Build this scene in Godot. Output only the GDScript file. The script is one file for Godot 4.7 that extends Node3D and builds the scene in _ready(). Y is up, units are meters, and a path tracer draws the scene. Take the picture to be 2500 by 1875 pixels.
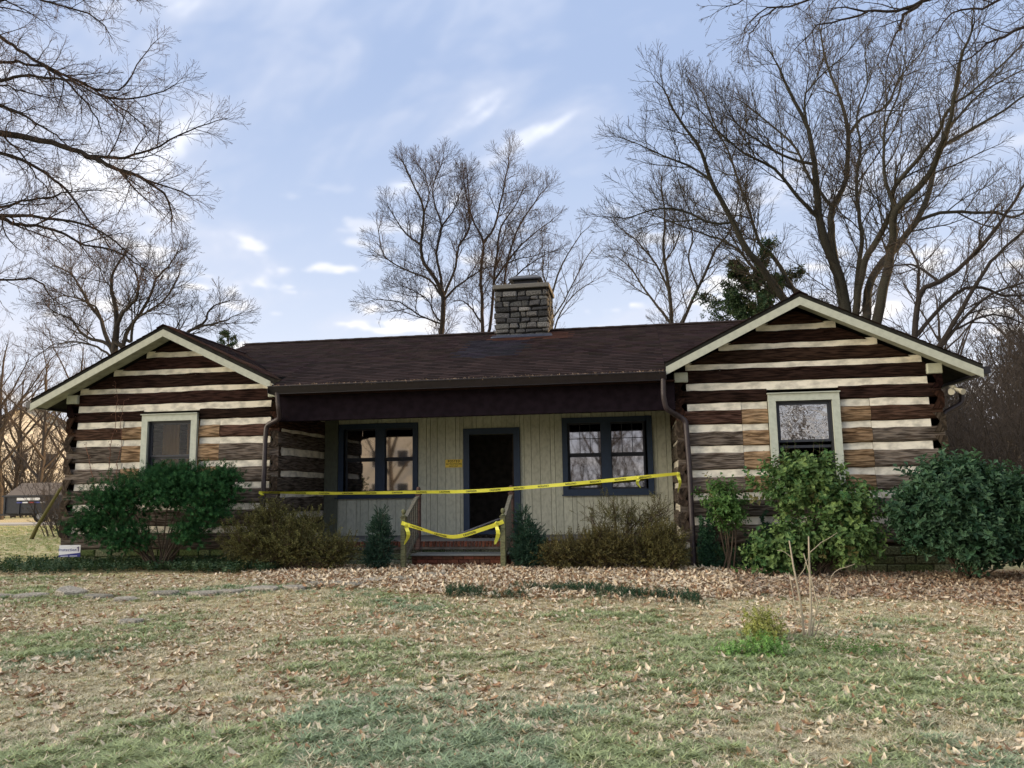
extends Node3D
# A log house with a recessed porch, taped off, on a leaf strewn winter lawn among bare trees.

var rng := RandomNumberGenerator.new()
var house: Node3D
var M := {}
var soft := FastNoiseLite.new()
var patchy := FastNoiseLite.new()


class MB:
	# collects triangles; points of a face are given counter-clockwise as seen from outside
	var v := PackedVector3Array()
	var n := PackedVector3Array()
	var c := PackedColorArray()
	var u := PackedVector2Array()
	var i := PackedInt32Array()
	var col := Color.WHITE
	var off := Vector2.ZERO

	func tri(a: Vector3, b: Vector3, d: Vector3) -> void:
		var nn := (b - a).cross(d - a).normalized()
		var k := v.size()
		var ex := (b - a).normalized()
		var ey := nn.cross(ex)
		for p: Vector3 in [a, b, d]:
			v.push_back(p)
			n.push_back(nn)
			c.push_back(col)
			u.push_back(Vector2((p - a).dot(ex), (p - a).dot(ey)) + off)
		i.push_back(k)
		i.push_back(k + 2)
		i.push_back(k + 1)

	func quad(a: Vector3, b: Vector3, d: Vector3, e: Vector3) -> void:
		var nn := (d - a).cross(e - b).normalized()
		var k := v.size()
		var ex := (b - a).normalized()
		var ey := nn.cross(ex)
		for p: Vector3 in [a, b, d, e]:
			v.push_back(p)
			n.push_back(nn)
			c.push_back(col)
			u.push_back(Vector2((p - a).dot(ex), (p - a).dot(ey)) + off)
		for q: int in [0, 2, 1, 0, 3, 2]:
			i.push_back(k + q)

	func box(at: Vector3, size: Vector3, turn := Basis()) -> void:
		var h := size / 2.0
		var p := []
		for q: Vector3 in [Vector3(-1, -1, 1), Vector3(1, -1, 1), Vector3(1, 1, 1), Vector3(-1, 1, 1), Vector3(-1, -1, -1), Vector3(1, -1, -1), Vector3(1, 1, -1), Vector3(-1, 1, -1)]:
			p.append(at + turn * (q * h))
		quad(p[0], p[1], p[2], p[3])
		quad(p[5], p[4], p[7], p[6])
		quad(p[1], p[5], p[6], p[2])
		quad(p[4], p[0], p[3], p[7])
		quad(p[3], p[2], p[6], p[7])
		quad(p[4], p[5], p[1], p[0])

	func slab(a: Vector3, b: Vector3, d: Vector3, e: Vector3, drop: Vector3) -> void:
		# a plate whose upper face is a b d e and whose lower face lies drop away
		quad(a, b, d, e)
		quad(e + drop, d + drop, b + drop, a + drop)
		quad(a + drop, b + drop, b, a)
		quad(b + drop, d + drop, d, b)
		quad(d + drop, e + drop, e, d)
		quad(e + drop, a + drop, a, e)

	func rounded(at: Vector3, size: Vector3, bevel: float, turn := Basis(), jitter := 0.0, r: RandomNumberGenerator = null) -> void:
		# a box with chamfered edges, its corners pushed about by jitter
		var h := size / 2.0
		var cs := []
		for k in 8:
			var s := Vector3(1 if k & 1 else -1, 1 if k & 2 else -1, 1 if k & 4 else -1)
			var w := s * h
			if r:
				w += Vector3(r.randf_range(-1, 1), r.randf_range(-1, 1), r.randf_range(-1, 1)) * jitter
			cs.append([at + turn * (w - Vector3(0, s.y, s.z) * bevel), at + turn * (w - Vector3(s.x, 0, s.z) * bevel), at + turn * (w - Vector3(s.x, s.y, 0) * bevel)])
		# faces
		_face([cs[5][0], cs[1][0], cs[3][0], cs[7][0]], at)
		_face([cs[0][0], cs[4][0], cs[6][0], cs[2][0]], at)
		_face([cs[2][1], cs[6][1], cs[7][1], cs[3][1]], at)
		_face([cs[0][1], cs[1][1], cs[5][1], cs[4][1]], at)
		_face([cs[4][2], cs[5][2], cs[7][2], cs[6][2]], at)
		_face([cs[0][2], cs[2][2], cs[3][2], cs[1][2]], at)
		for e: Array in [[0, 1, 1, 2], [2, 3, 1, 2], [4, 5, 1, 2], [6, 7, 1, 2], [0, 2, 0, 2], [1, 3, 0, 2], [4, 6, 0, 2], [5, 7, 0, 2], [0, 4, 0, 1], [1, 5, 0, 1], [2, 6, 0, 1], [3, 7, 0, 1]]:
			_face([cs[e[0]][e[2]], cs[e[1]][e[2]], cs[e[1]][e[3]], cs[e[0]][e[3]]], at)
		for k in 8:
			var a: Vector3 = cs[k][0]
			var b: Vector3 = cs[k][1]
			var d: Vector3 = cs[k][2]
			if (b - a).cross(d - a).dot(a - at) > 0.0:
				tri(a, b, d)
			else:
				tri(a, d, b)

	func _face(p: Array, inside: Vector3) -> void:
		var nn: Vector3 = (p[2] - p[0]).cross(p[3] - p[1])
		if nn.dot(p[0] + p[2] - inside * 2.0) >= 0.0:
			quad(p[0], p[1], p[2], p[3])
		else:
			quad(p[3], p[2], p[1], p[0])

	func tube(pts: PackedVector3Array, r0: float, r1: float, sides: int, capped := false, bend := 1.0) -> void:
		var m := pts.size()
		var k := v.size()
		var long := 0.0
		var ux := Vector3.ZERO
		for q in m:
			var t := (pts[mini(q + 1, m - 1)] - pts[maxi(q - 1, 0)]).normalized()
			if q == 0:
				ux = t.cross(Vector3(0.31, 0.2, 0.93) if absf(t.y) > 0.7 else Vector3(0.1, 1, 0.05)).normalized()
			else:
				long += pts[q].distance_to(pts[q - 1])
				ux = (ux - t * ux.dot(t)).normalized()
			var uy := t.cross(ux)
			var r := lerpf(r0, r1, pow(float(q) / (m - 1), bend))
			for s in sides:
				var a := TAU * s / sides
				var d := ux * cos(a) + uy * sin(a)
				v.push_back(pts[q] + d * r)
				n.push_back(d)
				c.push_back(col)
				u.push_back(Vector2(float(s) / sides * 6.28 * r0, long) + off)
		for q in m - 1:
			for s in sides:
				var a := k + q * sides + s
				var b := k + q * sides + (s + 1) % sides
				i.push_back(a)
				i.push_back(a + sides)
				i.push_back(b)
				i.push_back(b)
				i.push_back(a + sides)
				i.push_back(b + sides)
		if capped:
			for e: int in [0, m - 1]:
				var t := (pts[1] - pts[0]).normalized() * -1.0 if e == 0 else (pts[m - 1] - pts[m - 2]).normalized()
				var b := v.size()
				for s in sides:
					v.push_back(v[k + e * sides + s])
					n.push_back(t)
					c.push_back(col)
					u.push_back(Vector2.ZERO)
				for s in sides - 2:
					i.push_back(b)
					i.push_back(b + s + (1 if e == 0 else 2))
					i.push_back(b + s + (2 if e == 0 else 1))

	func lathe(at: Vector3, prof: Array, sides := 14) -> void:
		# prof: [radius, height] from the bottom up
		var k := v.size()
		for q in prof.size():
			var r: float = prof[q][0]
			var y: float = prof[q][1]
			var a0: Array = prof[maxi(q - 1, 0)]
			var a1: Array = prof[mini(q + 1, prof.size() - 1)]
			var slope := Vector2(a1[1] - a0[1], -(a1[0] - a0[0])).normalized()
			for s in sides + 1:
				var a := TAU * s / sides
				v.push_back(at + Vector3(cos(a) * r, y, sin(a) * r))
				n.push_back(Vector3(cos(a) * slope.x, slope.y, sin(a) * slope.x))
				c.push_back(col)
				u.push_back(Vector2(a * 0.05, y))
		for q in prof.size() - 1:
			for s in sides:
				var a := k + q * (sides + 1) + s
				for z: int in [a, a + 1, a + sides + 1, a + 1, a + sides + 2, a + sides + 1]:
					i.push_back(z)

	static var total := 0

	func mesh(m: Material) -> ArrayMesh:
		total += i.size() / 3
		var arr := []
		arr.resize(Mesh.ARRAY_MAX)
		arr[Mesh.ARRAY_VERTEX] = v
		arr[Mesh.ARRAY_NORMAL] = n
		arr[Mesh.ARRAY_COLOR] = c
		arr[Mesh.ARRAY_TEX_UV] = u
		arr[Mesh.ARRAY_INDEX] = i
		var am := ArrayMesh.new()
		am.add_surface_from_arrays(Mesh.PRIMITIVE_TRIANGLES, arr)
		am.surface_set_material(0, m)
		return am


# ---------------------------------------------------------------- helpers
func lin(r: float, g: float, b: float) -> Color:
	return Color(r, g, b).linear_to_srgb()


func obj(called: String, mb: MB, m: Material, parent: Node) -> MeshInstance3D:
	var o := MeshInstance3D.new()
	o.name = called
	o.mesh = mb.mesh(m)
	parent.add_child(o, true)
	return o


var taken := {}

func numbered(called: String) -> String:
	if not taken.has(called):
		taken[called] = 0
		return called
	taken[called] += 1
	return "%s_%03d" % [called, taken[called]]


func tag(o: Node, label: String, category: String, group := "", kind := "") -> void:
	if label:
		o.set_meta("label", label)
	if category:
		o.set_meta("category", category)
	if group:
		o.set_meta("group", group)
	if kind:
		o.set_meta("kind", kind)


func thing(called: String, at: Vector3, label: String, category: String, group := "", turn := 0.0) -> Node3D:
	var o := Node3D.new()
	o.name = numbered(called)
	add_child(o)
	o.position = at
	o.rotation.y = turn
	tag(o, label, category, group)
	return o


func struct(called: String, mb: MB, m: Material) -> MeshInstance3D:
	var o := obj(numbered(called), mb, m, self)
	o.set_meta("kind", "structure")
	return o


func copy_of(o: Node3D, at: Vector3, turn: float, size: float, label: String) -> Node3D:
	var d: Node3D = o.duplicate()
	d.name = numbered(String(o.name).split("_0")[0])
	add_child(d)
	d.position = at
	d.rotation.y = turn
	d.scale = Vector3.ONE * size
	d.set_meta("label", label)
	return d


func V3(x: float, y: float, z: float) -> Vector3:
	return Vector3(x, y, z)


func spin() -> Vector3:
	var v := Vector3(rng.randfn(), rng.randfn(), rng.randfn())
	return v.normalized() if v.length() > 0.01 else Vector3.UP


func ramp(stops: Array) -> Gradient:
	var g := Gradient.new()
	var o := PackedFloat32Array()
	var c := PackedColorArray()
	for s: Array in stops:
		o.push_back(s[0])
		c.push_back(s[1])
	g.offsets = o
	g.colors = c
	return g


func noise_tex(sd: int, freq: float, w: int, h: int, stops: Array, oct := 4, kind := FastNoiseLite.TYPE_SIMPLEX_SMOOTH) -> NoiseTexture2D:
	var f := FastNoiseLite.new()
	f.seed = sd
	f.frequency = freq
	f.noise_type = kind
	f.fractal_octaves = oct
	var t := NoiseTexture2D.new()
	t.noise = f
	t.width = w
	t.height = h
	t.seamless = true
	t.color_ramp = ramp(stops)
	return t


func grey(x: float) -> Color:
	return Color(x, x, x).linear_to_srgb()


func mat(color: Color, rough: float, tex: Texture2D = null, scale := Vector3.ONE, tri := false, bump := 0.0, bump_tex: Texture2D = null) -> StandardMaterial3D:
	var m := StandardMaterial3D.new()
	m.albedo_color = color
	m.roughness = rough
	m.vertex_color_use_as_albedo = true
	m.uv1_scale = scale
	m.uv1_triplanar = tri
	m.uv1_world_triplanar = tri
	if tex:
		m.albedo_texture = tex
	if bump > 0.0:
		m.heightmap_enabled = true
		m.heightmap_scale = bump
		m.heightmap_texture = bump_tex if bump_tex else tex
	return m


func smooth(a: float, b: float, x: float) -> float:
	var t := clampf((x - a) / (b - a), 0.0, 1.0)
	return t * t * (3.0 - 2.0 * t)


func ground(x: float, z: float) -> float:
	var h := 0.16 * smooth(11.0, 1.8, z) * (1.0 - 0.75 * smooth(-1.0, 4.5, x))
	h += 0.02 * soft.get_noise_2d(x * 9.0, z * 9.0)
	var d := x * 0.9 - z * 0.44
	h += 16.5 * smooth(17.0, 58.0, d) * smooth(160.0, 90.0, d) * smooth(-38.0, -15.0, x * 0.44 + z * 0.9)
	h += 1.2 * smooth(-35.0, -80.0, z) * smooth(10.0, -30.0, x)
	return h


const BED := [[-30.0, -1.0], [-9.0, 0.6], [-7.5, 0.9], [-6.4, 2.7], [-4.6, 3.6], [-3.2, 4.0], [-1.4, 4.35], [0.7, 4.2], [3.0, 3.4], [4.8, 4.0], [30.0, 5.0]]

func bed(x: float, z: float) -> float:
	# 1 inside the bed of drifted leaves before the house, 0 on the open lawn
	var e := 4.0
	for k in BED.size() - 1:
		if x >= BED[k][0] and x <= BED[k + 1][0]:
			e = lerpf(BED[k][1], BED[k + 1][1], (x - BED[k][0]) / (BED[k + 1][0] - BED[k][0]))
	e += 0.5 * soft.get_noise_2d(x * 30.0, z * 30.0)
	return smooth(e + 0.35, e - 0.35, z)


func green(x: float, z: float) -> float:
	var a := patchy.get_noise_2d(x * 1.0, z * 1.4) * 1.1 + soft.get_noise_2d(x * 42.0 + 50.0, z * 55.0) * 0.5
	var g := 0.46 + a * 1.5
	g += 0.25 * smooth(6.5, 8.5, z) * smooth(-4.0, -1.0, x)
	g -= 0.35 * smooth(7.0, 5.0, z)
	g -= 0.35 * smooth(2.0, 4.5, x) * smooth(9.5, 6.5, z)
	return clampf(g, 0.0, 1.0)
const LIMBS_BIG = [Vector3(6.95, 0, -11.00), [
	[[0.00, 6.13, 0.00, -0.01, 7.23, 0.08, -0.15, 8.33, 0.20, -0.46, 9.16, 0.33, -0.70, 9.98, 0.48, -0.77, 11.21, 0.64, -0.83, 12.01, 0.81, -1.00, 13.10, 1.00, -1.54, 14.44, 1.18, -1.92, 15.32, 1.38], 0.239, 0.033],
	[[-0.01, 7.23, 0.08, -0.16, 8.93, -0.17, -0.11, 10.29, -0.53, 0.11, 11.09, -0.95, 0.73, 12.30, -1.42, 1.07, 14.15, -1.93, 1.08, 15.72, -2.46, 0.82, 17.58, -3.03, 0.83, 19.24, -3.61], 0.168, 0.032],
	[[0.69, 5.92, 0.24, 0.76, 6.68, 0.52, 1.10, 8.32, 0.94, 1.21, 9.25, 1.43, 1.15, 9.86, 1.97, 1.97, 10.69, 2.56, 2.08, 11.25, 3.18, 2.17, 11.82, 3.83, 2.24, 13.06, 4.51, 2.32, 13.54, 5.22], 0.223, 0.028],
	[[0.42, 6.31, 0.38, 0.60, 7.04, 0.15, 0.92, 8.30, -0.18, 1.76, 9.29, -0.57, 2.72, 10.40, -1.00, 3.46, 11.72, -1.47, 4.03, 13.27, -1.96, 5.13, 14.05, -2.48, 6.41, 14.84, -3.02, 7.89, 15.89, -3.59], 0.194, 0.039],
	[[0.13, 6.12, 0.00, 0.28, 7.38, 0.25, 0.53, 8.66, 0.62, 0.83, 9.26, 1.05, 1.18, 10.02, 1.53, 1.12, 10.51, 2.04, 1.65, 11.16, 2.59, 2.06, 11.64, 3.16, 2.16, 12.10, 3.76, 2.65, 12.35, 4.39, 3.38, 12.93, 5.03], 0.155, 0.022],
	[[0.28, 7.38, 0.25, 0.47, 8.73, 0.14, 0.70, 9.55, -0.01, 0.70, 10.70, -0.20, 0.78, 11.88, -0.40, 1.06, 13.08, -0.62, 1.07, 14.26, -0.85, 1.58, 15.59, -1.10, 1.67, 16.84, -1.35], 0.097, 0.022],
	[[-1.32, 6.76, -0.03, -1.98, 7.71, 0.25, -2.53, 8.49, 0.65, -3.09, 9.08, 1.12, -3.75, 10.21, 1.64, -4.27, 11.14, 2.20, -4.61, 11.88, 2.79, -5.30, 12.73, 3.42, -5.74, 13.37, 4.07], 0.169, 0.023],
	[[-1.25, 7.16, 0.04, -1.55, 8.08, -0.16, -2.03, 9.28, -0.45, -2.43, 9.93, -0.79, -2.65, 11.22, -1.16, -2.90, 12.50, -1.57, -3.14, 13.91, -2.00, -3.63, 15.51, -2.46, -3.84, 16.80, -2.93], 0.105, 0.023],
	[[-0.72, 10.19, 0.50, -1.11, 10.56, 0.73, -1.60, 11.03, 1.07, -2.21, 11.70, 1.47, -3.10, 12.01, 1.91, -3.84, 12.48, 2.38, -4.62, 13.21, 2.88], 0.096, 0.018],
	[[0.11, 11.09, -0.95, -0.54, 12.28, -1.12, -0.90, 13.59, -1.37, -1.73, 14.76, -1.66, -2.59, 15.83, -1.98], 0.073, 0.022],
	[[-0.83, 12.01, 0.81, -1.52, 12.13, 0.99, -2.20, 12.44, 1.24, -2.94, 12.87, 1.54, -3.60, 13.48, 1.87], 0.061, 0.019],
	[[-1.23, 7.90, -0.11, -2.11, 8.49, -0.24, -2.74, 8.95, -0.43, -3.16, 9.71, -0.66, -3.74, 10.21, -0.91, -4.78, 10.76, -1.18, -5.63, 11.31, -1.46], 0.085, 0.022],
	[[-3.61, 9.97, 1.51, -4.29, 9.94, 1.71, -5.20, 10.32, 2.00, -6.13, 10.26, 2.35, -6.99, 9.91, 2.73], 0.060, 0.019],
	[[2.72, 10.40, -1.00, 3.60, 10.73, -1.17, 4.69, 10.77, -1.41, 5.67, 10.77, -1.69, 6.20, 10.69, -2.00, 6.91, 11.02, -2.33], 0.073, 0.038],
	[[1.15, 9.86, 1.97, 0.92, 10.50, 2.09, 0.82, 11.38, 2.26, 0.90, 12.35, 2.46, 1.25, 13.21, 2.68, 1.42, 14.07, 2.91], 0.071, 0.018],
	[[1.07, 14.15, -1.93, 1.65, 14.82, -2.08, 2.61, 15.32, -2.30, 3.14, 16.39, -2.55, 4.12, 17.53, -2.84], 0.068, 0.023],
	[[-4.27, 11.14, 2.20, -4.97, 11.61, 2.37, -5.75, 11.91, 2.63, -6.58, 12.26, 2.93], 0.051, 0.018],
	[[4.03, 13.27, -1.96, 4.70, 14.36, -2.39, 6.13, 15.84, -3.00, 7.99, 16.96, -3.73], 0.068, 0.024],
	[[-1.00, 13.10, 1.00, -1.13, 13.98, 1.29, -0.81, 14.43, 1.71, -0.01, 14.92, 2.21], 0.047, 0.019],
]]
const LIMBS_RIGHT = [Vector3(7.39, 0, -7.00), [
	[[0.00, 4.67, 0.00, 0.21, 5.52, 0.04, 0.40, 6.72, 0.10, 0.93, 7.03, 0.16, 1.52, 7.44, 0.24, 2.29, 8.24, 0.32, 2.85, 9.04, 0.41, 3.40, 9.90, 0.50], 0.089, 0.029],
	[[0.21, 5.52, 0.04, 0.45, 6.78, -0.12, 0.58, 7.73, -0.36, 0.39, 8.44, -0.63, 0.21, 8.49, -0.94], 0.047, 0.018],
	[[0.32, 4.66, 0.00, 0.75, 5.25, 0.12, 1.34, 6.16, 0.28, 1.92, 7.17, 0.47, 2.39, 7.71, 0.68, 3.05, 8.27, 0.91], 0.083, 0.028],
	[[0.30, 5.63, 0.05, 1.39, 6.73, -0.13, 2.19, 6.92, -0.38, 2.83, 6.72, -0.68, 3.79, 6.81, -1.01], 0.065, 0.024],
	[[0.85, 5.30, 0.14, 1.49, 6.05, 0.27, 2.07, 6.54, 0.46, 3.01, 6.82, 0.69], 0.053, 0.023],
	[[0.88, 7.03, 0.16, 0.51, 7.42, 0.11, 0.22, 7.58, 0.04, -0.19, 7.57, -0.05], 0.041, 0.018],
	[[1.52, 7.44, 0.24, 1.87, 7.84, 0.38, 1.87, 8.24, 0.58, 2.12, 8.65, 0.81], 0.035, 0.017],
	[[1.07, 5.63, 0.19, 2.22, 6.07, -0.00, 3.35, 5.73, -0.28], 0.041, 0.018],
]]
const LIMBS_SLIM = [Vector3(1.52, 0, -13.00), [
	[[0.00, 6.74, 0.00, -0.03, 7.51, 0.05, -0.08, 8.59, 0.13, -0.24, 10.15, 0.22, -0.12, 11.31, 0.32, -0.23, 12.48, 0.42], 0.098, 0.022],
	[[-0.01, 7.36, 0.04, -0.32, 7.88, -0.15, -0.89, 8.77, -0.42, -1.40, 9.78, -0.74, -1.94, 10.42, -1.09], 0.060, 0.015],
	[[0.15, 6.74, 0.00, 0.35, 7.46, 0.21, 0.93, 8.58, 0.53, 1.54, 9.83, 0.90, 2.03, 10.35, 1.30, 2.22, 11.01, 1.74], 0.083, 0.021],
	[[-0.08, 8.59, 0.13, -0.48, 9.68, -0.01, -1.21, 10.76, -0.22, -1.74, 11.28, -0.46], 0.045, 0.015],
	[[0.93, 8.58, 0.53, 0.60, 9.54, 0.78, 0.76, 10.41, 1.15, 0.40, 11.20, 1.58], 0.037, 0.014],
	[[-0.18, 9.76, 0.19, 0.32, 10.59, -0.02, 0.62, 11.89, -0.33], 0.038, 0.015],
]]
const LIMBS_CENTER = [Vector3(-7.69, 0, -15.00), [
	[[0.00, 6.89, 0.00, 0.08, 7.88, 0.07, 0.20, 9.18, 0.17, -0.02, 9.91, 0.28, -0.54, 10.72, 0.41, -0.66, 11.50, 0.54, -0.47, 12.82, 0.69, -0.80, 13.73, 0.84, -1.19, 14.65, 1.00], 0.122, 0.023],
	[[0.19, 9.30, 0.18, 0.06, 10.15, 0.07, -0.17, 11.28, -0.09, 0.00, 12.49, -0.28, -0.34, 13.56, -0.49, -0.46, 14.52, -0.71, -0.13, 15.60, -0.95], 0.073, 0.016],
	[[0.21, 9.18, 0.17, 0.61, 9.56, 0.31, 1.15, 9.84, 0.53, 1.81, 10.16, 0.78, 2.35, 10.23, 1.05], 0.056, 0.015],
	[[0.20, 9.37, 0.17, 0.66, 10.64, -0.03, 0.72, 11.55, -0.32, 1.10, 12.41, -0.66, 1.02, 13.73, -1.04, 0.88, 15.18, -1.45], 0.065, 0.017],
	[[0.12, 8.22, 0.09, -0.74, 8.57, 0.36, -1.50, 9.07, 0.75, -2.34, 9.13, 1.20], 0.049, 0.015],
	[[0.09, 9.43, 0.21, -0.47, 10.14, -0.02, -1.59, 10.74, -0.35, -2.63, 11.51, -0.74, -3.05, 12.73, -1.16], 0.056, 0.017],
	[[0.11, 8.34, 0.10, -0.16, 8.57, 0.22, -0.49, 9.29, 0.38, -1.30, 9.72, 0.58], 0.040, 0.016],
	[[0.00, 12.49, -0.28, 0.44, 13.16, -0.45, 0.78, 14.21, -0.69], 0.041, 0.016],
	[[-0.66, 11.50, 0.54, -1.28, 11.99, 0.69, -1.84, 12.90, 0.91], 0.048, 0.015],
	[[-0.47, 12.82, 0.69, -0.31, 13.68, 0.56, -0.62, 14.75, 0.37], 0.032, 0.016],
]]
const LIMBS_CENTRE2 = [Vector3(-6.34, 0, -17.00), [
	[[0.00, 7.16, 0.00, 0.02, 8.32, 0.04, 0.04, 9.48, 0.10, 0.00, 10.79, 0.17, 0.16, 12.15, 0.25, -0.21, 13.01, 0.34, -0.51, 14.08, 0.43, -0.62, 14.87, 0.52], 0.095, 0.017],
	[[0.16, 12.15, 0.25, 0.60, 12.90, 0.11, 0.84, 13.98, -0.10, 1.09, 15.29, -0.35, 1.19, 16.38, -0.62], 0.060, 0.017],
	[[0.04, 7.68, 0.02, 0.38, 8.33, 0.22, 0.65, 10.33, 0.52, 0.86, 11.52, 0.86, 1.13, 12.48, 1.25, 1.71, 13.06, 1.66, 2.21, 13.69, 2.10], 0.078, 0.016],
	[[0.79, 7.51, 0.07, 0.99, 9.47, -0.04, 1.05, 11.09, -0.20, 1.37, 12.34, -0.39, 1.82, 13.47, -0.60, 2.48, 14.47, -0.83, 2.79, 14.96, -1.07], 0.069, 0.018],
	[[0.01, 8.65, 0.06, -0.58, 9.48, 0.25, -0.97, 9.57, 0.53], 0.043, 0.017],
	[[0.65, 10.33, 0.52, 1.27, 11.32, 0.33, 2.16, 12.35, 0.05, 2.91, 13.01, -0.28], 0.051, 0.017],
	[[0.99, 10.14, -0.10, 1.88, 10.95, 0.12, 2.96, 11.44, 0.45], 0.052, 0.017],
]]
const LIMBS_PALE = [Vector3(-4.94, 0, -30.00), [
	[[0.00, 9.80, 0.00, 0.31, 11.11, 0.11, 0.37, 12.98, 0.27, 0.96, 14.62, 0.46, 1.43, 15.35, 0.67, 2.27, 16.50, 0.90], 0.097, 0.023],
	[[0.38, 10.67, 0.08, 0.84, 12.05, -0.13, 1.74, 13.26, -0.45, 2.54, 13.87, -0.82], 0.061, 0.024],
	[[0.37, 12.98, 0.27, -0.12, 14.22, 0.49, 0.03, 15.40, 0.80], 0.060, 0.024],
	[[0.34, 11.56, 0.15, 1.03, 12.67, -0.10, 2.04, 14.73, -0.47, 2.58, 15.76, -0.91], 0.061, 0.024],
	[[0.33, 11.73, 0.17, -0.41, 12.78, 0.50, -0.86, 14.13, 0.97], 0.061, 0.023],
]]
const LIMBS_LEFT = [Vector3(-19.29, 0, -11.00), [
	[[0.00, 5.53, 0.00, -0.06, 6.97, 0.03, 0.03, 7.73, 0.09, 0.00, 8.50, 0.14, -0.15, 9.18, 0.21, -0.09, 9.94, 0.28, 0.35, 10.49, 0.36], 0.155, 0.027],
	[[-0.09, 6.87, 0.03, -0.50, 7.41, -0.13, -0.99, 8.27, -0.36, -1.80, 9.07, -0.62, -2.53, 9.91, -0.92, -3.17, 10.50, -1.24, -4.17, 10.98, -1.58], 0.105, 0.022],
	[[-0.09, 6.97, 0.03, -0.49, 7.27, 0.09, -1.13, 7.48, 0.17, -1.51, 7.87, 0.26, -1.72, 8.20, 0.36, -2.23, 8.39, 0.47], 0.077, 0.020],
	[[-0.13, 6.63, 0.03, -0.49, 6.91, -0.09, -1.23, 7.26, -0.25, -2.10, 7.46, -0.45, -2.93, 7.46, -0.66, -3.56, 7.43, -0.90, -4.58, 6.96, -1.14], 0.056, 0.014],
	[[0.01, 7.73, 0.09, 0.40, 8.36, 0.25, 1.06, 8.75, 0.48, 1.32, 9.34, 0.76, 1.30, 9.83, 1.06], 0.084, 0.020],
	[[0.33, 7.14, 0.05, 0.36, 7.54, -0.02, 0.68, 8.13, -0.11, 1.09, 8.87, -0.22, 1.28, 9.74, -0.34, 1.65, 10.25, -0.48, 1.90, 10.78, -0.62], 0.098, 0.021],
	[[0.61, 7.28, 0.01, 0.81, 7.96, 0.20, 1.69, 8.34, 0.47, 2.54, 8.69, 0.79, 3.19, 9.32, 1.14], 0.063, 0.020],
	[[-1.80, 9.07, -0.62, -2.34, 9.28, -0.73, -3.15, 9.47, -0.89, -4.26, 9.31, -1.08], 0.043, 0.014],
	[[-0.99, 8.27, -0.36, -1.14, 8.74, -0.22, -1.65, 8.97, -0.02, -2.31, 8.80, 0.22], 0.043, 0.014],
	[[0.39, 7.04, 0.05, 1.70, 7.09, -0.01, 2.24, 7.20, -0.08, 2.75, 7.51, -0.17, 3.09, 7.76, -0.28, 3.38, 7.96, -0.38, 3.40, 8.37, -0.50, 3.68, 8.68, -0.62], 0.091, 0.028],
	[[3.01, 7.68, -0.25, 3.66, 7.81, -0.19, 4.36, 7.90, -0.10, 4.67, 8.00, 0.01], 0.050, 0.014],
	[[-0.07, 9.17, 0.21, -0.58, 9.72, 0.11, -1.00, 10.39, -0.04], 0.042, 0.014],
]]
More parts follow.
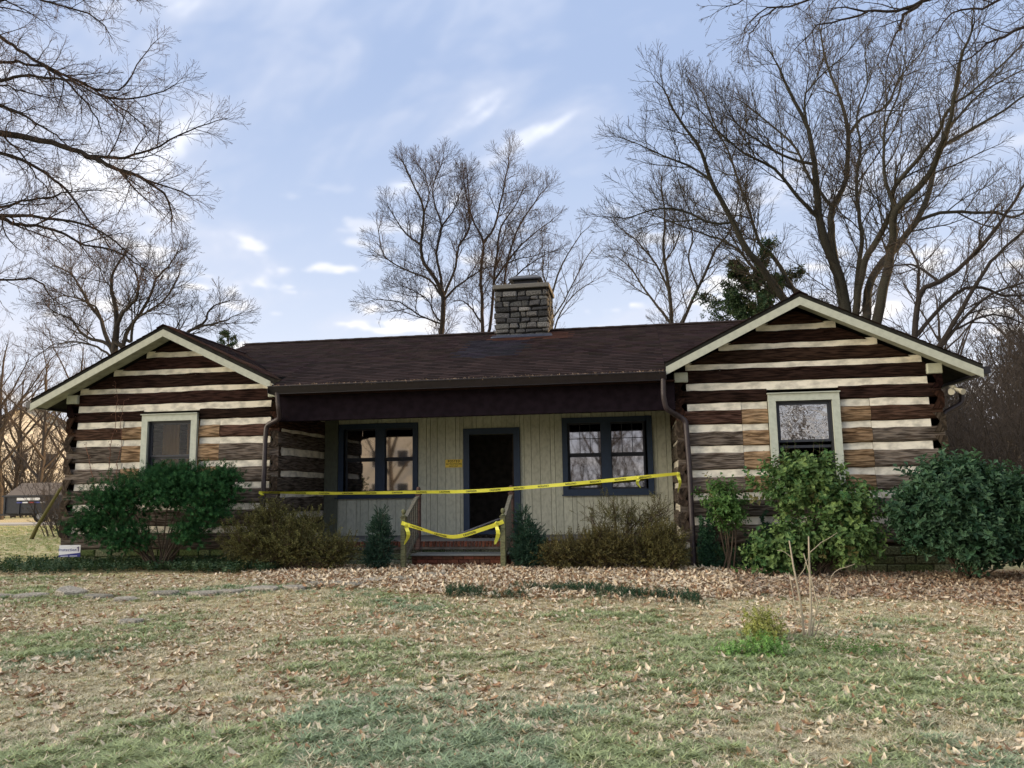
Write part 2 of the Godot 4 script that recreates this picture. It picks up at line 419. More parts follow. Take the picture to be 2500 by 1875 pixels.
const LIMBS_NEAR = [Vector3(-15.49, 0, 2.50), [
	[[0.00, 9.32, 0.00, 2.02, 8.94, 0.02, 3.49, 8.53, 0.04, 4.08, 8.38, 0.06, 4.93, 8.12, 0.09, 5.51, 7.85, 0.12, 6.16, 7.53, 0.16, 6.80, 7.22, 0.19, 7.27, 6.81, 0.23, 7.37, 6.40, 0.27], 0.057, 0.007],
	[[5.55, 7.84, 0.13, 6.11, 7.77, 0.11, 6.44, 7.81, 0.09, 6.93, 7.97, 0.06, 7.49, 8.22, 0.03, 8.01, 8.39, -0.01], 0.020, 0.005],
	[[5.51, 7.85, 0.12, 6.35, 7.43, 0.17, 7.04, 7.15, 0.23, 7.73, 6.83, 0.31], 0.020, 0.005],
	[[0.52, 9.18, 0.00, 2.23, 8.68, -0.04, 3.40, 8.19, -0.10, 3.91, 7.98, -0.16, 4.51, 7.62, -0.24, 4.84, 7.29, -0.32, 5.16, 6.79, -0.41, 5.48, 6.41, -0.50], 0.030, 0.007],
	[[0.54, 8.22, 0.35, 2.57, 7.19, 0.38, 4.00, 6.70, 0.43, 4.71, 6.59, 0.48, 5.54, 6.43, 0.53, 6.10, 6.22, 0.59, 6.62, 5.89, 0.66, 7.14, 5.46, 0.73], 0.030, 0.006],
	[[3.44, 6.83, 0.41, 3.98, 6.65, 0.39, 4.23, 6.52, 0.37, 4.69, 6.46, 0.34, 5.24, 6.29, 0.31, 5.66, 6.07, 0.28, 6.32, 5.88, 0.24, 6.73, 5.63, 0.20], 0.026, 0.007],
	[[2.57, 7.19, 0.38, 3.97, 6.87, 0.41, 4.45, 6.92, 0.45, 5.01, 6.92, 0.50, 5.52, 6.98, 0.55, 6.15, 6.93, 0.61], 0.020, 0.005],
	[[0.13, 10.37, 0.22, 1.98, 11.17, 0.20, 3.44, 10.46, 0.17, 3.81, 10.20, 0.14, 4.36, 9.85, 0.10, 4.93, 9.55, 0.06, 5.42, 9.27, 0.01, 5.94, 8.90, -0.03, 6.46, 8.49, -0.08], 0.030, 0.007],
	[[0.44, 9.67, 0.20, 2.42, 9.54, 0.24, 3.64, 9.49, 0.29, 4.15, 9.49, 0.36, 4.81, 9.34, 0.43, 5.41, 9.13, 0.50, 6.06, 8.73, 0.59, 6.66, 8.19, 0.67], 0.030, 0.006],
	[[2.15, 9.79, 0.23, 3.51, 9.93, 0.20, 4.03, 9.86, 0.15, 4.63, 9.70, 0.09, 5.24, 9.37, 0.02, 5.91, 9.23, -0.05, 6.22, 9.74, -0.12, 6.46, 10.19, -0.20], 0.023, 0.005],
	[[5.59, 9.13, -0.00, 6.14, 8.98, 0.01, 6.77, 9.04, 0.03, 7.17, 9.15, 0.06], 0.014, 0.005],
	[[2.18, 9.48, 0.23, 3.59, 9.01, 0.19, 4.15, 8.73, 0.13, 4.60, 8.47, 0.05, 4.82, 8.27, -0.03], 0.020, 0.007],
	[[2.67, 9.50, 0.25, 3.63, 9.40, 0.27, 4.12, 9.20, 0.30, 4.80, 8.98, 0.33], 0.013, 0.006],
	[[1.99, 11.08, 0.20, 3.15, 11.23, 0.17, 3.81, 11.36, 0.14, 4.48, 11.12, 0.09, 5.24, 10.84, 0.04, 5.58, 10.57, -0.01], 0.020, 0.007],
	[[3.60, 8.43, 0.04, 4.02, 8.04, 0.07, 4.31, 7.67, 0.11, 4.73, 7.22, 0.15], 0.013, 0.005],
	[[1.11, 7.56, 0.36, 2.61, 6.01, 0.31, 3.93, 5.51, 0.24, 4.51, 5.52, 0.15, 4.66, 5.42, 0.05, 4.81, 5.17, -0.05], 0.020, 0.007],
	[[1.97, 11.26, 0.20, 2.91, 11.94, 0.24, 4.16, 11.65, 0.30, 5.61, 11.15, 0.37, 6.53, 10.72, 0.45], 0.020, 0.006],
	[[6.16, 7.53, 0.16, 6.50, 7.12, 0.12, 6.90, 6.74, 0.06], 0.013, 0.005],
	[[4.36, 9.85, 0.10, 5.01, 9.33, 0.13, 5.58, 8.70, 0.17, 5.82, 8.28, 0.23], 0.017, 0.005],
]]
const LIMBS_OVER = [Vector3(6.14, 0, 6.00), [
	[[0.00, 8.20, 0.00, -0.95, 7.43, 0.01, -1.64, 7.25, 0.02, -2.18, 7.25, 0.04, -2.65, 7.19, 0.06, -2.94, 7.11, 0.08, -3.29, 7.12, 0.10, -3.59, 7.19, 0.12], 0.034, 0.005],
	[[-1.41, 7.28, 0.02, -1.83, 7.43, -0.01, -2.72, 7.67, -0.04, -3.54, 7.56, -0.08, -3.95, 7.45, -0.13, -4.31, 7.47, -0.18, -4.59, 7.29, -0.23], 0.019, 0.004],
	[[-2.65, 7.19, 0.06, -2.87, 7.03, 0.07, -2.91, 6.87, 0.08, -3.02, 6.74, 0.09, -3.11, 6.42, 0.11], 0.015, 0.004],
	[[-3.26, 7.12, 0.09, -3.55, 7.04, 0.08, -3.83, 7.01, 0.07, -4.03, 6.83, 0.05], 0.010, 0.004],
	[[-3.42, 7.60, -0.08, -3.91, 7.59, -0.06, -4.41, 7.58, -0.03, -4.82, 7.44, 0.00], 0.012, 0.004],
	[[-4.15, 7.46, -0.16, -4.40, 7.36, -0.17, -4.56, 7.14, -0.19, -4.58, 7.02, -0.22], 0.007, 0.003],
	[[-0.95, 7.43, 0.01, -1.35, 6.89, 0.04, -1.72, 6.69, 0.09, -2.03, 6.54, 0.15, -2.33, 6.33, 0.22], 0.019, 0.005],
	[[-1.64, 7.25, 0.02, -1.98, 7.07, 0.01, -2.32, 7.04, -0.02, -2.51, 6.82, -0.04], 0.012, 0.004],
]]


# ---------------------------------------------------------------- the scene
func _ready() -> void:
	rng.seed = 20240117
	soft.seed = 3
	soft.frequency = 0.05
	patchy.seed = 11
	patchy.frequency = 0.28
	patchy.fractal_octaves = 3
	# camera
	var cam := Camera3D.new()
	cam.name = "camera"
	cam.fov = 53.05
	cam.near = 0.1
	cam.far = 900.0
	add_child(cam)
	cam.position = V3(0, 1.6, 15.0)
	cam.rotation_degrees = V3(7.843, 8.983, -0.847)
	cam.current = true
	# air and sky
	var we := WorldEnvironment.new()
	we.name = "air"
	var env := Environment.new()
	env.background_mode = Environment.BG_SKY
	env.tonemap_mode = Environment.TONE_MAPPER_LINEAR
	env.tonemap_exposure = 2.3
	env.sdfgi_enabled = true
	env.ssao_enabled = true
	env.ssil_enabled = true
	var sky := Sky.new()
	var sm := PanoramaSkyMaterial.new()
	sm.panorama = sky_picture()
	sky.sky_material = sm
	env.sky = sky
	env.background_energy_multiplier = 1.0
	we.environment = env
	add_child(we)
	# low winter sun behind the house to the right
	var sun := DirectionalLight3D.new()
	sun.name = "sun"
	sun.light_color = Color(1.0, 0.84, 0.62)
	sun.light_energy = 1.2
	sun.light_angular_distance = 0.6
	sun.shadow_enabled = true
	add_child(sun)
	sun.look_at_from_position(V3(0.88, 0.2, -0.43) * 50.0, Vector3.ZERO)
	materials()
	terrain()
	build_house()
	porch_things()
	shrubs()
	lawn()
	trees()
	far_things()
	print("triangles: ", MB.total)


func sky_picture() -> ImageTexture:
	var w := 2048
	var h := 1024
	var px := PackedFloat32Array()
	px.resize(w * h * 3)
	var f := FastNoiseLite.new()
	f.seed = 21
	f.frequency = 0.55
	f.fractal_octaves = 5
	f.fractal_gain = 0.55
	var wisp := FastNoiseLite.new()
	wisp.seed = 8
	wisp.frequency = 1.2
	wisp.fractal_octaves = 5
	wisp.fractal_gain = 0.6
	var puff := FastNoiseLite.new()
	puff.seed = 44
	puff.frequency = 3.4
	puff.fractal_octaves = 4
	var sund := V3(0.88, 0.2, -0.43).normalized()
	for j in h / 2:
		var el := (0.5 - (j + 0.5) / h) * PI
		var sy := sin(el)
		var cy := cos(el)
		for i in w:
			var az := ((i + 0.5) / w - 0.5) * TAU
			var x := sin(az) * cy
			var z := -cos(az) * cy
			# clear air: pale at the horizon, blue above
			var t := 1.0 - pow(1.0 - minf(sy, 0.5), 2.6)
			var r := lerpf(0.385, 0.155, t)
			var g := lerpf(0.43, 0.21, t)
			var b := lerpf(0.50, 0.335, t)
			# a veil of high cloud drawn out along one direction
			var k := 1.0 / (sy + 0.16)
			var pxx := x * k
			var pzz := z * k
			var a := pxx * 0.86 + pzz * 0.5
			var q := -pxx * 0.5 + pzz * 0.86
			var s1 := f.get_noise_2d(a * 0.6, q * 1.1)
			var s2 := wisp.get_noise_2d(a * 0.9 + s1 * 0.8, q * 1.7 + s1 * 0.5)
			var s3 := wisp.get_noise_2d(a * 2.0 + 40.0, q * 5.0)
			var over := smoothstep(0.5, 0.85, sy)  # unseen overhead cloud, added brighter to light the lawn
			var cover := clampf(0.46 + s1 * 1.15 + s2 * 0.75 + s3 * 0.32 + over * 0.3, 0.0, 1.0)
			cover = cover * cover * (3.0 - 2.0 * cover) * 0.85
			r = lerpf(r, lerpf(0.335, 0.76, over), cover)
			g = lerpf(g, lerpf(0.36, 0.77, over), cover)
			b = lerpf(b, lerpf(0.43, 0.79, over), cover)
			# denser knots of white in the veil and small heaps low down
			var knot := smoothstep(0.12, 0.6, s1 * 0.6 + s2 * 0.8 + s3 * 0.4) * 0.85 * smoothstep(0.2, 0.4, sy)
			r = lerpf(r, 0.56, knot)
			g = lerpf(g, 0.57, knot)
			b = lerpf(b, 0.6, knot)
			if sy < 0.5:
				var pf := puff.get_noise_2d(az * 2.0, el * 8.5) + 0.5 * s2 + 0.25 * s3
				var heap := smoothstep(0.22, 0.55, pf) * smoothstep(0.42, 0.2, sy) * 0.8
				r = lerpf(r, 0.58, heap)
				g = lerpf(g, 0.56, heap)
				b = lerpf(b, 0.54, heap)
			# warm light in the thick air near the horizon and round the sun
			var low := pow(1.0 - sy, 7.0)
			var cs := x * sund.x + sy * sund.y + z * sund.z
			var near := pow(maxf(0.0, 0.5 + 0.5 * cs), 6.0)
			r = lerpf(r, 0.62, low * (0.5 + 0.35 * near))
			g = lerpf(g, 0.55, low * (0.5 + 0.35 * near))
			b = lerpf(b, 0.47, low * (0.5 + 0.35 * near))
			var glow := pow(maxf(cs, 0.0), 26.0) * 6.0 + pow(maxf(cs, 0.0), 9.0) * 0.7  # glow round the unseen sun, raised and widened as fill for the lawn
			r += glow
			g += glow * 0.86
			b += glow * 0.64
			var at := (j * w + i) * 3
			px[at] = r
			px[at + 1] = g
			px[at + 2] = b
	for j in range(h / 2, h):
		for i in w:
			var at := (j * w + i) * 3
			px[at] = 0.2
			px[at + 1] = 0.19
			px[at + 2] = 0.16
	return ImageTexture.create_from_image(Image.create_from_data(w, h, false, Image.FORMAT_RGBF, px.to_byte_array()))


func materials() -> void:
	var grain := noise_tex(1, 0.02, 512, 512, [[0.0, grey(0.22)], [0.33, grey(0.5)], [0.52, grey(0.85)], [0.75, grey(1.0)], [1.0, grey(1.0)]], 6)
	var blot := noise_tex(2, 0.012, 512, 512, [[0.0, grey(0.5)], [0.4, grey(0.78)], [0.6, grey(0.95)], [1.0, grey(1.0)]], 5)
	var fine := noise_tex(3, 0.09, 512, 512, [[0.0, grey(0.55)], [0.5, grey(0.85)], [1.0, grey(1.0)]], 3)
	var rough := noise_tex(4, 0.03, 512, 512, [[0.0, grey(0.25)], [0.45, grey(0.6)], [0.6, grey(0.95)], [1.0, grey(1.0)]], 5)
	M.log = mat(Color.WHITE, 0.92, grain, V3(0.25, 2.6, 1), false, 1.4)
	M.log.detail_enabled = true
	M.log.detail_blend_mode = BaseMaterial3D.BLEND_MODE_MUL
	M.log.detail_albedo = noise_tex(5, 0.015, 512, 512, [[0.0, Color(0.55, 0.5, 0.47)], [0.42, Color(0.86, 0.84, 0.82)], [0.6, Color.WHITE], [1.0, Color(1, 0.97, 0.92)]], 4)
	M.log.detail_uv_layer = BaseMaterial3D.DETAIL_UV_1
	M.chink = mat(Color.WHITE, 0.9, blot, V3(0.5, 0.8, 1), false, 0.12, fine)
	M.endgrain = mat(Color.WHITE, 0.95, rough, V3(2, 2, 1), false, 1.0)
	M.paint = mat(Color.WHITE, 0.6, noise_tex(6, 0.02, 512, 512, [[0.0, grey(0.78)], [0.5, grey(0.93)], [1.0, grey(1.0)]], 4), V3(0.7, 0.7, 1), false, 0.1, fine)
	M.siding = mat(Color.WHITE, 0.75, noise_tex(7, 0.02, 512, 512, [[0.0, grey(0.68)], [0.5, grey(0.9)], [1.0, grey(1.0)]], 5), V3(1.1, 0.6, 1), false, 0.4, fine)
	M.metal = mat(Color.WHITE, 0.45, blot, V3(0.8, 0.8, 1))
	M.shingle = mat(Color.WHITE, 0.95, fine, V3(5, 5, 1), false, 0.5)
	M.stone = mat(Color.WHITE, 0.95, rough, V3(1.6, 1.6, 1.6), true, 1.5)
	M.brick = mat(Color.WHITE, 0.92, blot, V3(3, 3, 3), true, 0.6, fine)
	M.mortar = mat(Color.WHITE, 0.95, fine, V3(2, 2, 2), true, 0.5)
	M.wood = mat(Color.WHITE, 0.88, grain, V3(0.6, 4.0, 1), false, 0.8)
	M.dark = mat(Color.WHITE, 0.95, blot, V3(0.7, 0.7, 0.7), true)
	M.bark = mat(Color.WHITE, 0.95, rough, V3(6, 1.6, 1), false, 1.2)
	M.twig = mat(Color.WHITE, 0.9)
	M.leaf = mat(Color.WHITE, 0.6)
	M.leaf.metallic_specular = 0.35
	M.leaf.backlight_enabled = true
	M.leaf.backlight = lin(0.25, 0.3, 0.12)
	M.needle = mat(Color.WHITE, 0.8)
	M.needle.metallic_specular = 0.25
	M.litter = mat(Color.WHITE, 0.85)
	M.blade = mat(Color.WHITE, 0.75)
	M.blade.backlight_enabled = true
	M.blade.backlight = lin(0.25, 0.27, 0.15)
	var gt := noise_tex(9, 0.02, 1024, 1024, [[0.0, Color(0.5, 0.44, 0.36)], [0.35, Color(0.78, 0.73, 0.64)], [0.55, Color(0.95, 0.92, 0.85)], [1.0, Color(1, 1, 0.96)]], 6)
	M.soil = mat(Color.WHITE, 1.0, gt, V3(0.45, 0.45, 0.45), true, 2.5, rough)
	for k: String in ["dark", "shingle", "log", "bark", "twig", "soil", "stone", "brick", "mortar"]:
		M[k].metallic_specular = 0.2
	M.print = mat(Color.WHITE, 0.6)
	M.tape = mat(Color.WHITE, 0.35)
	# panes: plain window glass, and coated panes that mirror the street
	var g := StandardMaterial3D.new()
	g.albedo_color = Color(0.06, 0.065, 0.07, 0.06)
	g.transparency = BaseMaterial3D.TRANSPARENCY_ALPHA
	g.roughness = 0.02
	g.metallic_specular = 0.3
	M.glass = g
	var c := StandardMaterial3D.new()
	c.albedo_color = lin(0.3, 0.3, 0.32)
	c.metallic = 1.0
	c.roughness = 0.03
	M.coated = c
	var d := StandardMaterial3D.new()
	d.albedo_color = lin(0.5, 0.49, 0.48)
	d.metallic = 1.0
	d.roughness = 0.03
	d.normal_enabled = true
	var nt := noise_tex(10, 0.007, 512, 512, [[0.0, Color.BLACK], [1.0, Color.WHITE]], 4)
	nt.as_normal_map = true
	nt.bump_strength = 5.0
	d.normal_texture = nt
	d.normal_scale = 0.16
	d.uv1_scale = V3(0.5, 0.8, 1)
	M.wavy = d


func terrain() -> void:
	var xs := PackedFloat32Array()
	var zs := PackedFloat32Array()
	for k in range(-60, 61):
		xs.push_back(signf(k) * (absf(k) * 0.55 + pow(maxf(absf(k) - 22.0, 0.0), 2.0) * 0.26))
	for k in range(-60, 61):
		zs.push_back(5.0 + signf(k) * (absf(k) * 0.5 + pow(maxf(absf(k) - 20.0, 0.0), 2.0) * 0.26))
	var mb := MB.new()
	for b in zs.size():
		for a in xs.size():
			var x := xs[a]
			var z := zs[b]
			mb.v.push_back(V3(x, ground(x, z), z))
			var e := 0.3
			mb.n.push_back(V3(ground(x - e, z) - ground(x + e, z), 2 * e, ground(x, z - e) - ground(x, z + e)).normalized())
			var bd := bed(x, z) * smooth(-13.0, -9.0, x) * smooth(-1.0, 0.0, z)
			var gr := green(x, z)
			var cc := Color(0.66, 0.59, 0.42).lerp(Color(0.46, 0.49, 0.26), gr)
			cc = cc.lerp(Color(0.30, 0.20, 0.13), bd)
			cc = cc.lerp(Color(0.25, 0.20, 0.14), smooth(14.0, 26.0, x * 0.9 - z * 0.44))
			mb.c.push_back(cc)
			mb.u.push_back(Vector2(x, z))
	var w := xs.size()
	for b in zs.size() - 1:
		for a in w - 1:
			var k := b * w + a
			for q: int in [k, k + 1, k + w, k + 1, k + w + 1, k + w]:
				mb.i.push_back(q)
	struct("ground", mb, M.soil)


# ---------------------------------------------------------------- the house
const WING_L := -9.70
const WING_R := 3.10
const PITCH := 0.49
const APEX := 5.16

func log_mesh(xa: float, xb: float, xta: float, xtb: float, y0: float, y1: float, deep: float, col: Color, sd: int, groove := true) -> MB:
	# a hewn log lying along x with its face near z = 0; xa..xb along its lower edge, xta..xtb along its upper edge
	var mb := MB.new()
	mb.col = col
	var long := maxf(xb, xtb) - minf(xa, xta)
	var m := maxi(3, int(long / 0.16))
	var h := y1 - y0
	var gy := 0.5 + 0.25 * sin(sd * 1.7)
	for q in m + 1:
		var t := float(q) / m
		var wob := soft.get_noise_2d(t * long * 22.0, sd * 37.0)
		var wob2 := soft.get_noise_2d(t * long * 26.0 + 400.0, sd * 53.0)
		var wob3 := soft.get_noise_2d(t * long * 40.0 + 900.0, sd * 71.0)
		var yb := y0 + wob * 0.02
		var yt := y1 + wob2 * 0.02
		var bump := wob3 * 0.016
		var g := lerpf(yb, yt, clampf(gy + wob2 * 0.35, 0.15, 0.85))
		var gd := 0.034 * smooth(-0.1, 0.25, soft.get_noise_2d(t * long * 14.0, sd * 19.0 + 7.0)) if groove else 0.0
		var ys := [yb, yb, yb + 0.018, yb + h * 0.12, g - 0.012, g, g + 0.012, yt - h * 0.12, yt - 0.018, yt, yt]
		var zs := [-deep, -0.04, -0.016, bump * 0.6, bump + 0.010, bump + 0.006 - gd, bump + 0.010, bump * 0.7, -0.016, -0.04, -deep]
		var ring := PackedVector3Array()
		for k in 11:
			var f := clampf((ys[k] - y0) / h, 0.0, 1.0)
			var x := lerpf(lerpf(xa, xta, f), lerpf(xb, xtb, f), t)
			ring.push_back(V3(x, ys[k], zs[k]))
		for k in 11:
			var a := ring[maxi(k - 1, 0)]
			var b := ring[mini(k + 1, 10)]
			mb.v.push_back(ring[k])
			var e := b - a
			mb.n.push_back(V3(0, -e.z, e.y).normalized() if e.length() > 0.0001 else Vector3.BACK)
			mb.c.push_back(col)
			mb.u.push_back(Vector2(ring[k].x + sd * 3.1, ring[k].y * 1.0 + ring[k].z * 0.6 + sd * 0.37))
		if q > 0:
			var k0 := (q - 1) * 11
			for k in 10:
				var a := k0 + k
				for z: int in [a, a + 1, a + 11, a + 1, a + 12, a + 11]:
					mb.i.push_back(z)
	# ends
	var me := MB.new()
	me.col = col * Color(0.6, 0.55, 0.5)
	for e in 2:
		var k0 := 0 if e == 0 else m * 11
		var mid := (mb.v[k0] + mb.v[k0 + 10]) / 2.0 * 0.5 + mb.v[k0 + 5] * 0.5
		for k in 10:
			if e == 0:
				me.tri(mid, mb.v[k0 + k], mb.v[k0 + k + 1])
			else:
				me.tri(mid, mb.v[k0 + k + 1], mb.v[k0 + k])
	var base := mb.v.size()
	mb.v.append_array(me.v)
	mb.n.append_array(me.n)
	mb.c.append_array(me.c)
	mb.u.append_array(me.u)
	for k in me.i:
		mb.i.push_back(base + k)
	return mb


func wood_tone(y: float, sd: int) -> Color:
	# weathered grey below, oil-dark red brown under the eaves where rain never reached the stain
	var r := RandomNumberGenerator.new()
	r.seed = 991 + sd * 13
	var v := r.randf_range(0.7, 1.3)
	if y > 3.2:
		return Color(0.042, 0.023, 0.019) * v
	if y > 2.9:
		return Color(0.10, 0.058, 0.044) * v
	return Color(0.19, 0.162, 0.138) * v


func add_log(called: String, mb: MB, m: Material, place: Transform3D) -> MeshInstance3D:
	var o := obj(called, mb, m, house)
	o.transform = place
	return o


func chink_strip(xa: float, xb: float, y0: float, y1: float, place: Transform3D, sd: int, col: Color, zo := -0.035) -> void:
	var mb := MB.new()
	mb.col = col
	mb.off = Vector2(sd * 1.37, sd * 0.71)
	var m := maxi(2, int((xb - xa) / 0.3))
	for q in m:
		var x0 := lerpf(xa, xb, float(q) / m)
		var x1 := lerpf(xa, xb, float(q + 1) / m)
		var z0 := zo + 0.008 * soft.get_noise_2d(x0 * 40.0, sd * 9.0)
		var z1 := zo + 0.008 * soft.get_noise_2d(x1 * 40.0, sd * 9.0)
		mb.off = Vector2(sd * 1.37 + x0, sd * 0.71)
		mb.quad(V3(x0, y0 - 0.035, z0 + 0.006), V3(x1, y0 - 0.035, z1 + 0.006), V3(x1, y1 + 0.035, z1 - 0.012), V3(x0, y1 + 0.035, z0 - 0.012))
	mb.off = Vector2.ZERO
	mb.box(V3((xa + xb) / 2, (y0 + y1) / 2, zo - 0.075), V3(xb - xa - 0.004, y1 - y0 + 0.07, 0.11))
	add_log("chinking", mb, M.chink, place)


func log_front(c: float, x0: float, x1: float, tops: Array, ybase: float, win: Array, infill: Array, place: Transform3D, sd0: int) -> void:
	# x0..x1: the wall between its corner logs; tops: upper edges of the chinking rows from the top down
	var n := tops.size()
	var roofline := APEX - 0.24
	for k in range(-1, n):
		var upper: float = tops[k + 1 - 1] - 0.115 if k >= 0 else roofline - 0.02
		var lower: float = tops[k + 1] if k + 1 < n else ybase
		if k >= 0:
			# the chinking strip above this log
			var ct: float = tops[k]
			var cb := ct - (0.095 if ct > 3.7 else 0.125)
			upper = cb
			var lim := (roofline - cb) / PITCH - 0.02
			var ca := maxf(x0, c - lim)
			var cz := minf(x1, c + lim)
			var white := Color(0.80, 0.75, 0.63)
			for piece: Array in cut([ca, cz], cb, ct, win):
				for part: Array in split_infill(piece, ct, infill):
					chink_strip(part[0], part[1], cb, ct, place, sd0 + k * 7 + int(part[2]), white if part[2] == 0 else Color(0.72, 0.68, 0.58), -0.03 if part[2] == 0 else -0.04)
		var limb := (roofline - lower) / PITCH
		var limt := maxf((roofline - upper) / PITCH, 0.0)
		var la := maxf(x0 - 0.21, c - limb)
		var lb := minf(x1 + 0.21, c + limb)
		var ta := maxf(x0 - 0.21, c - limt)
		var tb := minf(x1 + 0.21, c + limt)
		for piece: Array in cut([la, lb], lower, upper, win):
			for part: Array in split_infill(piece, upper, infill):
				var sd := sd0 + k * 11 + int(part[0] * 10.0)
				var tone := wood_tone((lower + upper) / 2, sd)
				if part[2] > 0:
					tone = Color(0.36, 0.25, 0.155) * (0.75 + 0.4 * absf(sin(sd * 2.3)))
				var a2: float = part[0] if part[0] > la + 0.01 else ta
				var b2: float = part[1] if part[1] < lb - 0.01 else tb
				if part[0] <= la + 0.01:
					a2 = ta
				add_log("log", log_mesh(part[0], part[1], a2, b2, lower, upper, 0.18, tone, sd, absf(sin(sd * 5.1)) > 0.35), M.log, place)


func cut(span: Array, y0: float, y1: float, win: Array) -> Array:
	if win.is_empty() or y1 <= win[2] + 0.01 or y0 >= win[3] - 0.01:
		return [span]
	return [[span[0], win[0]], [win[1], span[1]]]


func split_infill(span: Array, y: float, infill: Array) -> Array:
	# [from, to, 0 old wall or 1 the paler pieces beside the window]
	if infill.is_empty() or y > 3.25 or y < infill[2]:
		return [[span[0], span[1], 0]]
	var out := []
	if span[1] <= infill[0] or span[0] >= infill[1]:
		return [[span[0], span[1], 0]]
	if span[0] < infill[0]:
		out.append([span[0], infill[0] - 0.004, 0])
	out.append([maxf(span[0], infill[0]), minf(span[1], infill[1]), 1])
	if span[1] > infill[1]:
		out.append([infill[1] + 0.004, span[1], 0])
	return out


func log_side(x: float, z0: float, z1: float, tops: Array, out: float, ybase: float, sd0: int) -> void:
	# a side wall along z at the outer face x; its logs lie half a course off the front ones and run out at the corner
	var t := Transform3D(Basis(Vector3.UP, PI / 2 * out), V3(x, 0, 0))
	var a := -z1 if out > 0 else z0
	var b := -z0 if out > 0 else z1
	for k in tops.size():
		var y: float = tops[k] - 0.06
		if y > 3.75:
			continue
		var lo := y - 0.17
		var hi := y + 0.16
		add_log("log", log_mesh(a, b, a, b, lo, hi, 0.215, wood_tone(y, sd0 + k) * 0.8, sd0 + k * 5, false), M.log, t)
		var nxt: float = tops[k + 1] - 0.06 + 0.16 if k + 1 < tops.size() else ybase
		if lo - nxt > 0.02:
			var inner := 0.06
			chink_strip(a + inner, b - inner, nxt, lo, t, sd0 + k * 3, Color(0.80, 0.75, 0.63))


func build_house() -> void:
	house = thing("log_house", Vector3.ZERO, "long log house with two gabled log wings and a dark recessed porch", "house")
	var tl := [4.66, 4.285, 3.90, 3.54, 3.185, 2.79, 2.303, 1.855, 1.42, 0.95]
	var tr := [4.65, 4.30, 3.935, 3.568, 3.183, 2.773, 2.372, 1.918, 1.492, 1.04]
	var here := Transform3D(Basis(), V3(0, 0, 0))
	log_front(WING_L, -11.97, -7.49, tl, 0.48, [-10.40, -9.09, 1.46, 3.31], [-10.87, -8.62, 1.5], here, 100)
	log_front(WING_R, 1.02, 5.35, tr, 0.55, [2.495, 3.785, 1.46, 3.33], [2.02, 4.32, 1.5], here, 300)
	log_side(-12.19, -8.2, 0.05, tl, -1.0, 0.5, 500)
	log_side(-7.27, -8.2, 0.05, tl, 1.0, 0.5, 540)
	log_side(0.80, -8.2, 0.05, tr, -1.0, 0.5, 580)
	log_side(5.58, -8.2, 0.05, tr, 1.0, 0.5, 620)
	# gable backing, plates, foundation, inner linings
	for w: Array in [[WING_L, -12.15, -7.31], [WING_R, 0.84, 5.54]]:
		var g := MB.new()
		g.col = Color(0.03, 0.02, 0.018)
		var c: float = w[0]
		var y0 := 3.6
		var hw := 2.42
		g.slab(V3(c - hw, y0, -0.16), V3(c + hw, y0, -0.16), V3(c + 0.02, APEX - 0.2, -0.16), V3(c - 0.02, APEX - 0.2, -0.16), V3(0, 0, -0.05))
		obj("gable_wall", g, M.dark, house)
		for x: float in [w[1] + 0.08, w[2] - 0.08]:
			var p := MB.new()
			p.col = Color(0.50, 0.52, 0.42)
			p.rounded(V3(x, 3.69, -0.06), V3(0.26, 0.19, 0.28), 0.012)
			obj("plate_end", p, M.paint, house)
		stone_base(w[1] + 0.06, w[2] - 0.06, 0.02, 0.5, -0.02)
	var lining := MB.new()
	lining.col = Color(0.16, 0.14, 0.12)
	lining.box(V3(-3.3, 2.1, -8.3), V3(17.6, 3.6, 0.15))
	lining.box(V3(-3.3, 0.5, -4.2), V3(17.6, 0.1, 8.0))
	lining.box(V3(-9.73, 3.68, -4.2), V3(4.6, 0.06, 8.0))
	lining.box(V3(3.19, 3.68, -4.2), V3(4.5, 0.06, 8.0))
	lining.box(V3(-3.24, 3.66, -5.35), V3(7.95, 0.06, 5.8))
	obj("inner_shell", lining, M.dark, house)
	front_windows()
	porch()
	roofs()
	chimney()
	rain_goods()


func stone_base(x0: float, x1: float, y0: float, y1: float, z: float) -> void:
	var core := MB.new()
	core.col = Color(0.16, 0.17, 0.11)
	core.box(V3((x0 + x1) / 2, (y0 + y1) / 2 - 0.1, z - 0.16), V3(x1 - x0, y1 - y0 + 0.2, 0.26))
	var f := obj("foundation", core, M.mortar, house)
	var y := y0
	var row := 0
	while y < y1 - 0.05:
		var h := minf(rng.randf_range(0.12, 0.17), y1 - y)
		var x := x0 - (0.12 if row % 2 else 0.0)
		while x < x1 - 0.05:
			var wd := rng.randf_range(0.24, 0.5)
			var a := maxf(x, x0)
			var b := minf(x + wd, x1)
			if b - a > 0.08:
				var s := MB.new()
				s.col = Color(0.20, 0.21, 0.13).lerp(Color(0.12, 0.17, 0.06), rng.randf()) * rng.randf_range(0.8, 1.2)
				s.rounded(V3((a + b) / 2, y + h / 2, z - 0.03), V3(b - a - 0.02, h - 0.018, 0.09), 0.014, Basis(), 0.008, rng)
				obj("stone", s, M.stone, f)
			x += wd
		y += h
		row += 1


func frame_ring(mb: MB, c: Vector3, w: float, h: float, t: float, d: float) -> void:
	# four members round an opening w x h: uprights between head and sill
	mb.box(c + V3(0, h / 2 + t / 2, 0), V3(w + 2 * t, t, d))
	mb.box(c + V3(0, -h / 2 - t / 2, 0), V3(w + 2 * t, t, d))
	mb.box(c + V3(-w / 2 - t / 2, 0, 0), V3(t, h, d))
	mb.box(c + V3(w / 2 + t / 2, 0, 0), V3(t, h, d))


